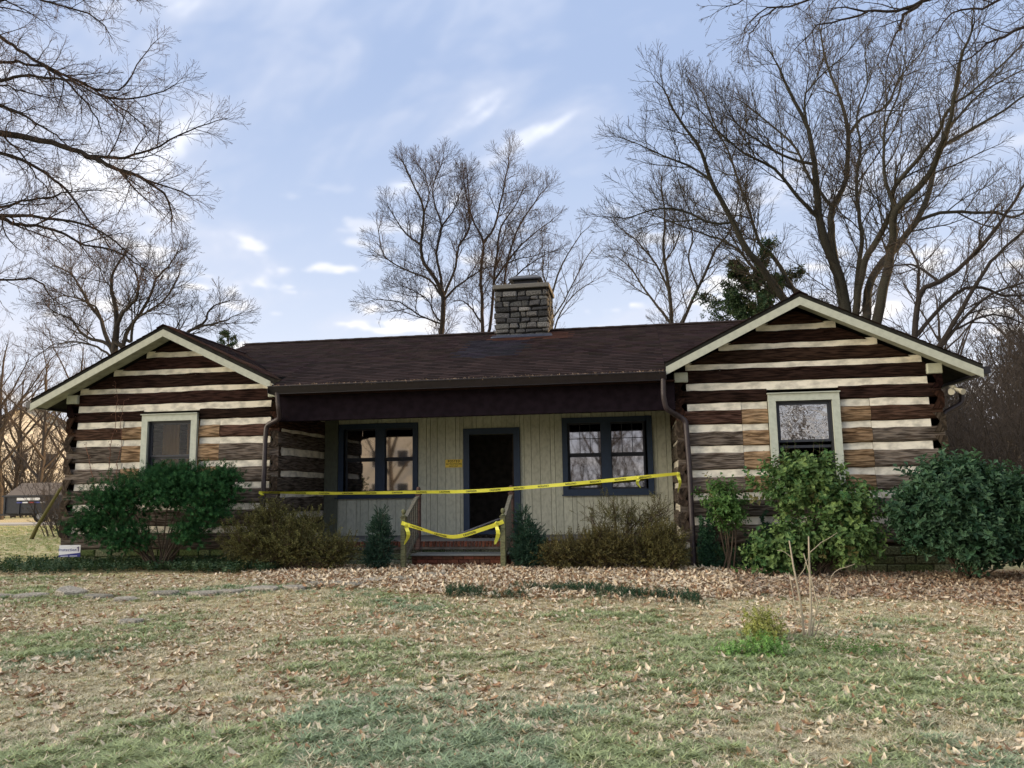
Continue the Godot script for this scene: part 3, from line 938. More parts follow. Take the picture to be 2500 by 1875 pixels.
func sash_unit(win: Node3D, c: Vector3, w: float, h: float, col: Color, glass_up: Material, glass_low: Material, grid: Vector2i, open_low := false) -> void:
	# two sashes of a sliding window in an opening centred at c
	var t := 0.045
	var split := c.y + 0.02
	for k in 2:
		if k == 1 and open_low:
			# the lower sash is pushed up behind the upper one: only its bottom rail shows
			var r := MB.new()
			r.col = col
			r.box(V3(c.x, split - 0.085, c.z - 0.035), V3(w - 0.01, 0.05, 0.03))
			obj("sash", r, M.paint, win)
			continue
		var y0 := split if k == 0 else c.y - h / 2
		var y1 := c.y + h / 2 if k == 0 else split
		var mb := MB.new()
		mb.col = col
		var cc := V3(c.x, (y0 + y1) / 2, c.z - (0.0 if k == 0 else 0.035))
		frame_ring(mb, cc, w - 2 * t, y1 - y0 - 2 * t, t, 0.032)
		var s := obj("sash", mb, M.paint, win)
		var p := MB.new()
		p.box(cc, V3(w - 2 * t + 0.01, y1 - y0 - 2 * t + 0.01, 0.004))
		obj("pane", p, glass_up if k == 0 else glass_low, win)
		if k == 0 and grid.x > 1:
			for q in range(1, grid.x):
				var b := MB.new()
				b.col = col
				b.box(cc + V3((float(q) / grid.x - 0.5) * (w - 2 * t), 0, 0.006), V3(0.014, y1 - y0 - 2 * t, 0.012))
				obj("muntin", b, M.paint, win)
			for q in range(1, grid.y):
				var b := MB.new()
				b.col = col
				b.box(cc + V3(0, (float(q) / grid.y - 0.5) * (y1 - y0 - 2 * t), 0.009), V3(w - 2 * t, 0.014, 0.012))
				obj("muntin", b, M.paint, win)


func front_windows() -> void:
	var trim := Color(0.50, 0.53, 0.45)
	for e: Array in [[-9.745, 3.165, 1.6], [3.14, 3.18, 1.6]]:
		var w := 1.005
		var h: float = e[1] - e[2]
		var c := V3(e[0], (e[1] + e[2]) / 2, 0.01)
		var mb := MB.new()
		mb.col = trim
		frame_ring(mb, c + V3(0, 0, 0.014), w, h, 0.135, 0.07)
		mb.box(c + V3(0, h / 2 + 0.145, 0.03), V3(w + 0.30, 0.018, 0.11))
		var win := obj("window", mb, M.paint, house)
		var rev := MB.new()
		rev.col = Color(0.02, 0.022, 0.03)
		frame_ring(rev, c + V3(0, 0, -0.07), w - 0.06, h - 0.06, 0.045, 0.12)
		obj("jamb", rev, M.paint, win)
		var left: bool = e[0] < 0.0
		sash_unit(win, c + V3(0, 0, -0.06), w - 0.06, h - 0.06, Color(0.025, 0.028, 0.04), M.glass if left else M.wavy, M.glass, Vector2i(1, 1), not left)
	# lined drapes hang inside the window of the wing beside the yew
	for s: float in [-1.0, 1.0]:
		var mb := MB.new()
		mb.col = Color(0.24, 0.14, 0.045)
		var m := 26
		for q in m:
			var x0 := lerpf(0.09, 0.52, float(q) / m) * s
			var x1 := lerpf(0.09, 0.52, float(q + 1) / m) * s
			var z0 := 0.035 * sin(q * 1.15)
			var z1 := 0.035 * sin((q + 1) * 1.15)
			var a := V3(minf(x0, x1), -0.8, z0 if s > 0 else z1)
			var b := V3(maxf(x0, x1), -0.8, z1 if s > 0 else z0)
			mb.quad(a, b, b + V3(0, 1.65, 0), a + V3(0, 1.65, 0))
		var o := obj(numbered("curtain"), mb, mat(Color.WHITE, 0.9), self)
		o.position = V3(-9.745, 2.36, -0.5)
		tag(o, "brown drape drawn to the %s side behind the window of the wing with the yew" % ("left" if s < 0 else "right"), "curtain", "window drapes")


func porch() -> void:
	var zb := -2.4
	# floor slab with a rowlock brick edge
	var fl := MB.new()
	fl.col = Color(0.23, 0.23, 0.23)
	fl.box(V3(-3.235, 0.565, -1.32), V3(8.03, 0.06, 2.16))
	var floor_part := obj("porch_floor", fl, M.mortar, house)
	var core := MB.new()
	core.col = Color(0.55, 0.52, 0.46)
	core.box(V3(-3.235, 0.28, -1.35), V3(8.03, 0.5, 2.12))
	core.box(V3(-3.235, 0.555, -0.235), V3(8.03, 0.06, 0.012))
	var pb := obj("porch_base", core, M.mortar, house)
	var x := -7.2
	while x < 0.7:
		var b := MB.new()
		b.col = Color(0.19, 0.07, 0.045).lerp(Color(0.11, 0.055, 0.042), rng.randf()) * rng.randf_range(0.75, 1.2)
		b.rounded(V3(x + 0.034, 0.553, -0.235), V3(0.058, 0.105, 0.09), 0.004, Basis(), 0.002, rng)
		obj("brick", b, M.brick, floor_part)
		x += 0.0715
	# rubble face under the bricks
	for row in 3:
		x = -7.2 - row * 0.1
		while x < 0.75:
			var wd := rng.randf_range(0.22, 0.5)
			var s := MB.new()
			s.col = Color(0.24, 0.25, 0.19).lerp(Color(0.15, 0.19, 0.1), rng.randf()) * rng.randf_range(0.8, 1.15)
			s.rounded(V3(x + wd / 2, 0.435 - row * 0.13, -0.285), V3(wd - 0.02, 0.115, 0.06), 0.012, Basis(), 0.006, rng)
			obj("stone", s, M.stone, pb)
			x += wd
	# pale board siding on the back wall, in separate boards, with openings for the door and the window pairs
	var holes := [[-6.92, -4.99, 1.47, 3.2], [-3.9, -2.59, 0.62, 2.9], [-1.62, 0.39, 1.47, 3.2]]
	x = -7.27
	var widths := [0.2, 0.1, 0.16, 0.2, 0.24, 0.1, 0.2]
	var k := 0
	while x < 0.79:
		var x1 := minf(x + widths[k % 7], 0.8)
		for hz: Array in holes:
			for ed: float in [hz[0], hz[1]]:
				if x < ed - 0.001 and x1 > ed + 0.001:
					x1 = ed
		var spans := [[0.6, 3.66]]
		for hz: Array in holes:
			if x > hz[0] - 0.002 and x1 < hz[1] + 0.002:
				spans = [[0.6, hz[2]], [hz[3], 3.66]]
		for sp: Array in spans:
			if sp[1] - sp[0] > 0.04:
				var b := MB.new()
				b.col = Color(0.54, 0.55, 0.45) * rng.randf_range(0.92, 1.05)
				b.off = Vector2(k * 0.77, k * 0.33)
				b.rounded(V3((x + x1) / 2, (sp[0] + sp[1]) / 2, zb - 0.012), V3(x1 - x - 0.007, sp[1] - sp[0], 0.024), 0.003)
				obj("siding_board", b, M.siding, house)
		x = x1
		k += 1
	var back := MB.new()
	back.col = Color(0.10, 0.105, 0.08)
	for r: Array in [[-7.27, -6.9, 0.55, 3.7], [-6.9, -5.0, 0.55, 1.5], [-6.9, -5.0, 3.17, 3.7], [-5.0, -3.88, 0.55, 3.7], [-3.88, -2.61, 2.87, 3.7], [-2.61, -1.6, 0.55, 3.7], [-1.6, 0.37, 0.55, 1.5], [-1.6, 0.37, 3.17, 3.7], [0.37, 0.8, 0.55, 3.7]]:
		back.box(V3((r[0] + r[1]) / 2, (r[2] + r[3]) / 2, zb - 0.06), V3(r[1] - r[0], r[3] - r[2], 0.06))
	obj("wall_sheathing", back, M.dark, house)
	var cb := MB.new()
	cb.col = Color(0.12, 0.13, 0.10)
	cb.rounded(V3(-7.1, 2.1, zb + 0.02), V3(0.33, 3.0, 0.05), 0.004)
	obj("corner_board", cb, M.siding, house)
	# dark brown stained boards line the porch ceiling; a boxed beam carries the eave
	for q in 18:
		var b := MB.new()
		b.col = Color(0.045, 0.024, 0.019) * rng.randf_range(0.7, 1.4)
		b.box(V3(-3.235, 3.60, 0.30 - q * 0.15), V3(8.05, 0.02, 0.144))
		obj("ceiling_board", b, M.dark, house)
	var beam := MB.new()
	beam.col = Color(0.013, 0.011, 0.012)  # beam made deep and near black, standing in for the porch shade
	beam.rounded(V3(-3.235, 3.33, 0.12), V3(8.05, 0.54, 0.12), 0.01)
	obj("darkened_beam", beam, M.dark, house)
	# window pairs with dark blue casings
	var blue := Color(0.012, 0.032, 0.075)
	for e: Array in [[-5.955, -6.38, -5.425, false], [-0.615, -1.105, -0.165, true]]:
		var mb := MB.new()
		mb.col = blue
		var c := V3(e[0], 2.335, zb + 0.02)
		frame_ring(mb, c, 1.93 - 0.24 + (0.0 if e[0] < -3 else 0.08), 1.73 - 0.24, 0.12, 0.05)
		mb.box(V3((e[1] + e[2]) / 2, 2.335, zb + 0.012), V3(absf(e[2] - e[1]) - 0.72, 1.49, 0.045))
		mb.box(c + V3(0, -0.87, 0.03), V3(2.05, 0.03, 0.09))
		var win := obj("window", mb, M.paint, house)
		for x2: float in [e[1], e[2]]:
			sash_unit(win, V3(x2, 2.335, zb - 0.03), 0.78, 1.5, Color(0.008, 0.012, 0.028), M.coated, M.coated, Vector2i(3, 2) if e[3] else Vector2i(1, 1))
	# door casing, sill and the open doorway
	var dc := MB.new()
	dc.col = blue
	dc.box(V3(-3.835, 1.75, zb + 0.02), V3(0.14, 2.26, 0.06))
	dc.box(V3(-2.66, 1.75, zb + 0.02), V3(0.14, 2.26, 0.06))
	dc.box(V3(-3.2475, 2.95, zb + 0.022), V3(1.32, 0.14, 0.06))
	dc.box(V3(-3.2475, 0.665, zb + 0.03), V3(1.03, 0.09, 0.16))
	var door := obj("door_frame", dc, M.paint, house)
	var leaf := MB.new()
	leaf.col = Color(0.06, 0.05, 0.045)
	leaf.rounded(V3(-2.76, 1.77, zb - 0.55), V3(0.045, 2.1, 0.95), 0.004)
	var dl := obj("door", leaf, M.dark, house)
	var kn := MB.new()
	kn.col = Color(0.25, 0.2, 0.1)
	kn.lathe(V3(-2.82, 1.65, zb - 0.95), [[0.0, -0.03], [0.028, -0.015], [0.03, 0.0], [0.028, 0.015], [0.0, 0.03]], 8)
	obj("handle", kn, M.metal, dl)
	# inner side walls of the hall behind the doorway
	var hall := MB.new()
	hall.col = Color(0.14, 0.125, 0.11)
	hall.box(V3(-7.05, 2.1, -5.3), V3(0.05, 3.2, 5.7))
	hall.box(V3(0.6, 2.1, -5.3), V3(0.05, 3.2, 5.7))
	hall.box(V3(-3.3, 2.1, -5.0), V3(7.6, 3.2, 0.05))
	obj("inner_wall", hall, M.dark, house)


func shingles(o: Vector3, along: Vector3, up: Vector3, width: float, long: float, tone: Color, singles: int, patch := false) -> void:
	# courses of tabs from the eave corner o; along and up are unit vectors in the slope, the outside is along x up
	var nn := along.cross(up).normalized()
	var expo := 0.142
	var tabw := 0.305
	var rows := int(ceil(long / expo))
	var mb := MB.new()
	var made := 0
	var variants := []
	for k in 5:
		var t := MB.new()
		t.col = Color.WHITE
		tab(t, Vector3.ZERO, along, up, nn, tabw - 0.006, minf(0.26, expo * 1.7))
		variants.append(t)
	var mats := []
	for k in 6:
		var m: StandardMaterial3D = M.shingle.duplicate()
		var tn: Color = tone * [0.72, 0.88, 1.0, 1.12, 1.3, 0.6][k]
		m.albedo_color = lin(tn.r, tn.g, tn.b)
		mats.append(m)
	var meshes := []
	for k in 6:
		meshes.append(variants[0].mesh(mats[k]))
	for r in rows:
		var s := r * expo
		var x := -tabw * (0.5 if r % 2 else 0.0) - rng.randf_range(0.0, 0.05)
		while x < width - 0.01:
			var x0 := maxf(x, 0.0)
			var x1 := minf(x + tabw, width)
			var l := minf(expo * 1.7, long - s + 0.02)
			if x1 - x0 > 0.03:
				var at := o + along * x0 + up * s + nn * (0.012 + rng.randf_range(0.0, 0.003))
				if made < singles and x0 == x and x1 < width and l > 0.2:
					var mi := MeshInstance3D.new()
					mi.name = "shingle"
					mi.mesh = meshes[rng.randi() % 6]
					mi.position = at
					house.add_child(mi, true)
					made += 1
				else:
					var col := tone * rng.randf_range(0.62, 1.3)
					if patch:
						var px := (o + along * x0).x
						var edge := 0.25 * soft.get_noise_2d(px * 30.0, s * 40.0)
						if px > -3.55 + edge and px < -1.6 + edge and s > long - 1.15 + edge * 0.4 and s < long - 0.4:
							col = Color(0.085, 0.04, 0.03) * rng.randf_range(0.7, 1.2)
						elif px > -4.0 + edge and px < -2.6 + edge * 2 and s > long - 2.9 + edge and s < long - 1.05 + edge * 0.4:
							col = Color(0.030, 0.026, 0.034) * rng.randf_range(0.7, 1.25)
					mb.col = col
					mb.off = Vector2(rng.randf() * 5.0, rng.randf() * 5.0)
					tab(mb, at, along, up, nn, x1 - x0 - 0.006, l)
			x += tabw
	var st := obj("shingles", mb, M.shingle, house)
	st.set_meta("kind", "stuff")


func tab(mb: MB, p: Vector3, along: Vector3, up: Vector3, nn: Vector3, w: float, l: float) -> void:
	var a := p + along * 0.003
	var b := a + along * w
	var th := nn * 0.007
	var d := nn * -0.010
	mb.quad(a + th, b + th, b + up * l + d, a + up * l + d)
	mb.quad(a, b, b + th, a + th)
	mb.quad(a + up * l + d, a, a + th, a + up * l + d)
	mb.quad(b, b + up * l + d, b + up * l + d, b + th)


func roofs() -> void:
	var brown := Color(0.038, 0.024, 0.022)
	for w: Array in [[WING_L, -12.72, -7.27], [WING_R, 0.63, 6.10]]:
		var c: float = w[0]
		for s: float in [-1.0, 1.0]:
			var xe: float = w[1] if s < 0 else w[2]
			var d := absf(xe - c)
			var ye := APEX - 0.03 - d * PITCH
			var zf := 0.47
			var zk := -8.6
			var mb := MB.new()
			mb.col = Color(0.035, 0.034, 0.03)
			var e0 := V3(xe, ye, zf)
			var e1 := V3(xe, ye, zk)
			var r0 := V3(c, APEX - 0.03, zf)
			var r1 := V3(c, APEX - 0.03, zk)
			var drop := V3(0, -0.10, 0)
			if s < 0:
				mb.slab(e1, e0, r0, r1, drop)
			else:
				mb.slab(e0, e1, r1, r0, drop)
			obj("roof_deck", mb, M.dark, house)
			# rake board along the gable
			var rk := MB.new()
			rk.col = Color(0.46, 0.475, 0.39)
			var top := -0.075
			var wd := -0.15
			var a := V3(xe, ye + top, 0.49)
			var b := V3(c, APEX - 0.03 + top, 0.49)
			var a2 := a + V3(0, wd, 0)
			var b2 := b + V3(0, wd, 0)
			if s < 0:
				rk.slab(a2, b2, b, a, V3(0, 0, -0.035))
			else:
				rk.slab(b2, a2, a, b, V3(0, 0, -0.035))
			obj("rake_board", rk, M.paint, house)
			# soffit boards under the overhang
			var sf := MB.new()
			sf.col = Color(0.46, 0.475, 0.39)
			var dy := V3(0, -0.115, 0)
			if s < 0:
				sf.slab(V3(xe, ye, 0.0) + dy, V3(xe, ye, 0.45) + dy, V3(c, APEX - 0.03, 0.45) + dy, V3(c, APEX - 0.03, 0.0) + dy, V3(0, -0.02, 0))
			else:
				sf.slab(V3(xe, ye, 0.45) + dy, V3(xe, ye, 0.0) + dy, V3(c, APEX - 0.03, 0.0) + dy, V3(c, APEX - 0.03, 0.45) + dy, V3(0, -0.02, 0))
			obj("soffit", sf, M.dark, house)
			var up := V3(-s, PITCH, 0).normalized()
			var long := Vector2(d, d * PITCH).length()
			if s > 0:
				shingles(V3(xe, ye, zf + 0.03), V3(0, 0, -1), up, zf + 0.03 - zk, long, brown, 0)
			else:
				shingles(V3(xe, ye, zk), V3(0, 0, 1), up, zf + 0.03 - zk, long, brown, 0)
		var rc := MB.new()
		rc.col = brown * 0.9
		for q in 44:
			var z := 0.50 - q * 0.205
			for s: float in [-1.0, 1.0]:
				var b := Basis(Vector3.BACK, -s * atan(PITCH))
				rc.box(V3(c + s * 0.075, APEX + 0.0 - 0.036 + 0.0 + (0.004 if q % 2 else 0.0), z - 0.1), V3(0.17, 0.012, 0.215), b)
		var cap := obj("ridge_cap", rc, M.shingle, house)
		cap.set_meta("kind", "stuff")
	# main roof
	var sl := 0.411
	var ye := 3.75
	var ridge := ye + sl * 4.45
	var deck := MB.new()
	deck.col = Color(0.03, 0.03, 0.03)
	deck.slab(V3(-7.27, ye, 0.45), V3(0.63, ye, 0.45), V3(0.63, ridge, -4.0), V3(-7.27, ridge, -4.0), V3(0, -0.08, 0))
	for e: Array in [[-10.2, -7.272], [0.632, 3.6]]:
		var y := ye + sl * 0.75
		deck.slab(V3(e[0], y, -0.3), V3(e[1], y, -0.3), V3(e[1], ridge, -4.0), V3(e[0], ridge, -4.0), V3(0, -0.08, 0))
	deck.slab(V3(3.6, ridge - sl * 4.6, -8.6), V3(-10.2, ridge - sl * 4.6, -8.6), V3(-10.2, ridge, -4.001), V3(3.6, ridge, -4.001), V3(0, -0.08, 0))
	obj("roof_deck", deck, M.dark, house)
	var up := V3(0, sl, -1).normalized()
	var long := Vector2(4.45, 4.45 * sl).length()
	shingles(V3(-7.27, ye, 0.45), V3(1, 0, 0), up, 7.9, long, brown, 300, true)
	var l2 := Vector2(3.7, 3.7 * sl).length()
	shingles(V3(-10.2, ye + sl * 0.75, -0.3), V3(1, 0, 0), up, 2.93, l2, brown, 0)
	shingles(V3(0.63, ye + sl * 0.75, -0.3), V3(1, 0, 0), up, 2.97, l2, brown, 0)
	var cap := MB.new()
	cap.col = brown
	for q in 67:
		for s: float in [-1.0, 1.0]:
			cap.box(V3(-10.15 + q * 0.205, ridge + 0.002 + (0.004 if q % 2 else 0.0), -4.0 + s * 0.08), V3(0.215, 0.012, 0.18), Basis(Vector3.RIGHT, s * atan(sl)))
	var rc := obj("ridge_cap", cap, M.shingle, house)
	rc.set_meta("kind", "stuff")
	# gable end of the main roof above the wing
	var ge := MB.new()
	ge.col = Color(0.06, 0.045, 0.04)
	ge.slab(V3(-10.15, 4.2, -0.5), V3(-10.15, 4.2, -7.6), V3(-10.15, ridge - 0.1, -4.05), V3(-10.15, ridge - 0.1, -3.95), V3(0.05, 0, 0))
	ge.slab(V3(3.55, 4.2, -7.6), V3(3.55, 4.2, -0.5), V3(3.55, ridge - 0.1, -3.95), V3(3.55, ridge - 0.1, -4.05), V3(-0.05, 0, 0))
	obj("gable_wall", ge, M.dark, house)


func chimney() -> void:
	var x0 := -3.31
	var x1 := -1.99
	var z0 := -4.6
	var z1 := -3.42
	var yb := 4.9
	var yt := 6.56
	var core := MB.new()
	core.col = Color(0.02, 0.02, 0.02)
	core.box(V3((x0 + x1) / 2, (yb + yt) / 2, (z0 + z1) / 2), V3(x1 - x0 - 0.06, yt - yb, z1 - z0 - 0.06))
	var ch := obj("chimney", core, M.mortar, house)
	for face in 4:
		var w := x1 - x0 if face % 2 == 0 else z1 - z0
		var mid := V3((x0 + x1) / 2, 0, (z0 + z1) / 2)
		var turn := Basis(Vector3.UP, PI / 2 * face)
		var half := (z1 - z0) / 2 if face % 2 == 0 else (x1 - x0) / 2
		var y := 5.0
		var row := 0
		while y < yt - 0.05:
			var h := minf([0.15, 0.12, 0.16, 0.11, 0.15, 0.13][row % 6], yt - y)
			var x := -w / 2
			while x < w / 2 - 0.02:
				var wd := rng.randf_range(0.14, 0.42)
				if w / 2 - x - wd < 0.12:
					wd = w / 2 - x
				var s := MB.new()
				s.col = Color(0.25, 0.24, 0.225).lerp(Color(0.08, 0.08, 0.085), rng.randf()) * rng.randf_range(0.6, 1.2)
				s.rounded(mid + turn * V3(x + wd / 2, y + h / 2 + rng.randf_range(-0.008, 0.008), half - 0.03 + rng.randf_range(-0.018, 0.018)), V3(wd - rng.randf_range(0.016, 0.035), h - rng.randf_range(0.014, 0.034), 0.08), 0.018, turn, 0.016, rng)
				obj("stone", s, M.stone, ch)
				x += wd
			y += h
			row += 1
	var cap := MB.new()
	cap.col = Color(0.20, 0.19, 0.17)
	cap.rounded(V3((x0 + x1) / 2, 6.615, (z0 + z1) / 2), V3(x1 - x0 + 0.09, 0.11, z1 - z0 + 0.1), 0.012)
	obj("coping", cap, M.mortar, ch)
	var fl := MB.new()
	fl.col = Color(0.05, 0.055, 0.09)
	fl.box(V3((x0 + x1) / 2, 5.345, z1 + 0.03), V3(x1 - x0 + 0.16, 0.09, 0.012))
	fl.box(V3((x0 + x1) / 2, 5.325, z1 + 0.09), V3(x1 - x0 + 0.2, 0.008, 0.14), Basis(Vector3.RIGHT, atan(0.411)))
	obj("flashing", fl, M.metal, ch)
	var hd := MB.new()
	hd.col = Color(0.012, 0.012, 0.02)
	hd.box(V3(-2.58, 6.79, -4.0), V3(0.62, 0.22, 0.5))
	hd.box(V3(-2.58, 6.685, -4.0), V3(0.76, 0.03, 0.62))
	obj("flue", hd, M.metal, ch)
	var lid := MB.new()
	lid.col = Color(0.02, 0.021, 0.03)
	var t0 := [V3(-3.0, 6.88, -3.62), V3(-2.16, 6.88, -3.62), V3(-2.16, 6.88, -4.38), V3(-3.0, 6.88, -4.38)]
	var t1 := [V3(-2.86, 6.98, -3.76), V3(-2.30, 6.98, -3.76), V3(-2.30, 6.98, -4.24), V3(-2.86, 6.98, -4.24)]
	for k in 4:
		var j := (k + 1) % 4
		lid.quad(t0[k], t0[j], t1[j], t1[k])
		lid.quad(t0[k] - V3(0, 0.03, 0), t0[j] - V3(0, 0.03, 0), t0[j], t0[k])
	lid.quad(t1[0], t1[1], t1[2], t1[3])
	lid.quad(t0[3] - V3(0, 0.03, 0), t0[2] - V3(0, 0.03, 0), t0[1] - V3(0, 0.03, 0), t0[0] - V3(0, 0.03, 0))
	obj("flue_cap", lid, M.metal, ch)


func spout(pts: Array, w: float) -> MB:
	# a rectangular pipe with rounded edges along a path
	var mb := MB.new()
	mb.col = Color(0.045, 0.032, 0.036)
	var path := Curve3D.new()
	for p: Vector3 in pts:
		path.add_point(p)
	var fine := PackedVector3Array()
	# round each elbow
	for k in pts.size():
		var p: Vector3 = pts[k]
		if k == 0 or k == pts.size() - 1:
			fine.push_back(p)
		else:
			var a: Vector3 = pts[k - 1]
			var b: Vector3 = pts[k + 1]
			var r := minf(0.09, minf(p.distance_to(a), p.distance_to(b)) * 0.45)
			var pa := p + (a - p).normalized() * r
			var pb := p + (b - p).normalized() * r
			for q in 5:
				var t := q / 4.0
				fine.push_back(pa.lerp(p, t).lerp(p.lerp(pb, t), t))
	mb.tube(fine, w, w, 8, true)
	return mb


func rain_goods() -> void:
	var dark := Color(0.016, 0.014, 0.018)
	var g := MB.new()
	g.col = dark
	# trough: back, floor, and a front lip that leans out
	g.slab(V3(-7.26, 3.60, 0.52), V3(0.62, 3.60, 0.52), V3(0.62, 3.735, 0.60), V3(-7.26, 3.735, 0.60), V3(0, 0, -0.008))
	g.box(V3(-3.32, 3.595, 0.475), V3(7.88, 0.008, 0.10))
	g.box(V3(-3.32, 3.66, 0.425), V3(7.88, 0.14, 0.012))
	g.box(V3(-3.32, 3.738, 0.607), V3(7.88, 0.014, 0.02))
	for x: float in [-7.262, 0.622]:
		g.box(V3(x, 3.665, 0.51), V3(0.006, 0.135, 0.17))
	obj("gutter", g, M.metal, house)
	var deb := MB.new()
	for k in 900:
		var x := rng.randf_range(-7.2, 0.6)
		deb.col = Color(0.13, 0.09, 0.06) * rng.randf_range(0.4, 2.4)
		var p := V3(x, 3.735 + rng.randf_range(-0.01, 0.03), rng.randf_range(0.47, 0.6))
		var d := spin() * rng.randf_range(0.02, 0.05)
		var e := spin() * rng.randf_range(0.01, 0.02)
		deb.quad(p - d, p + e, p + d, p - e)
	var dl := obj("gutter_litter", deb, M.litter, house)
	dl.set_meta("kind", "stuff")
	for w: Array in [[-12.72, -1.0, WING_L], [6.10, 1.0, WING_R]]:
		var s: float = w[1]
		var ye := APEX - 0.03 - absf(w[0] - w[2]) * PITCH - 0.09
		var o := MB.new()
		o.col = dark
		var x: float = w[0]
		o.box(V3(x + s * 0.008, ye, -4.05), V3(0.012, 0.13, 9.0))
		o.box(V3(x + s * 0.06, ye - 0.06, -4.05), V3(0.1, 0.01, 9.0))
		if s > 0:
			o.slab(V3(x + 0.11, ye - 0.06, 0.45), V3(x + 0.11, ye - 0.06, -8.55), V3(x + 0.145, ye + 0.075, -8.55), V3(x + 0.145, ye + 0.075, 0.45), V3(-0.008, 0, 0))
		else:
			o.slab(V3(x - 0.11, ye - 0.06, -8.55), V3(x - 0.11, ye - 0.06, 0.45), V3(x - 0.145, ye + 0.075, 0.45), V3(x - 0.145, ye + 0.075, -8.55), V3(0.008, 0, 0))
		o.box(V3(x + s * 0.068, ye, 0.452), V3(0.125, 0.125, 0.006))
		obj("gutter", o, M.metal, house)
	obj("downspout", spout([V3(-7.1, 3.62, 0.5), V3(-7.08, 3.30, 0.46), V3(-7.12, 3.12, 0.3), V3(-7.5, 3.0, 0.12), V3(-7.53, 2.75, 0.1), V3(-7.55, 1.0, 0.1), V3(-7.55, 0.2, 0.1)], 0.052), M.metal, house)
	obj("downspout", spout([V3(0.57, 3.62, 0.5), V3(0.56, 3.28, 0.48), V3(0.60, 3.06, 0.42), V3(0.86, 2.93, 0.14), V3(0.97, 2.85, 0.11), V3(1.0, 2.0, 0.1), V3(1.0, 0.12, 0.1)], 0.052), M.metal, house)
	obj("downspout", spout([V3(-12.6, 3.6, -0.6), V3(-12.6, 3.3, -0.6), V3(-12.3, 3.1, -0.6), V3(-12.27, 2.8, -0.6), V3(-12.27, 0.2, -0.6)], 0.05), M.metal, house)
	obj("downspout", spout([V3(6.1, 3.4, -0.5), V3(6.1, 3.1, -0.5), V3(5.72, 2.9, -0.45), V3(5.66, 2.6, -0.4), V3(5.66, 0.1, -0.4)], 0.05), M.metal, house)
	# twin flood lamp under the eave of the wing beside the big tree
	var fl := MB.new()
	fl.col = Color(0.55, 0.52, 0.42)
	fl.lathe(V3(5.8, 3.33, -0.1), [[0.0, 0.05], [0.06, 0.05], [0.06, 0.0], [0.0, 0.0]], 12)
	for s: float in [-1.0, 1.0]:
		fl.tube(PackedVector3Array([V3(5.8, 3.33, -0.1), V3(5.8 + s * 0.07, 3.28, -0.02), V3(5.8 + s * 0.10, 3.24, 0.08)]), 0.03, 0.055, 10, true)
	obj("flood_lamp", fl, M.paint, house)


# ---------------------------------------------------------------- steps, rails, tape, signs
func words(text: String, size: float, col: Color, parent: Node, at: Transform3D, bold := true) -> void:
	var t := TextMesh.new()
	var f := SystemFont.new()
	f.font_names = PackedStringArray(["Droid Sans"])
	f.font_weight = 700 if bold else 400
	t.font = f
	t.text = text
	t.font_size = 32
	t.pixel_size = size / 32.0
	t.depth = 0.001
	var m := StandardMaterial3D.new()
	m.albedo_color = lin(col.r, col.g, col.b)
	m.roughness = 0.7
	t.material = m
	var o := MeshInstance3D.new()
	o.name = "lettering"
	o.mesh = t
	parent.add_child(o, true)
	o.transform = at


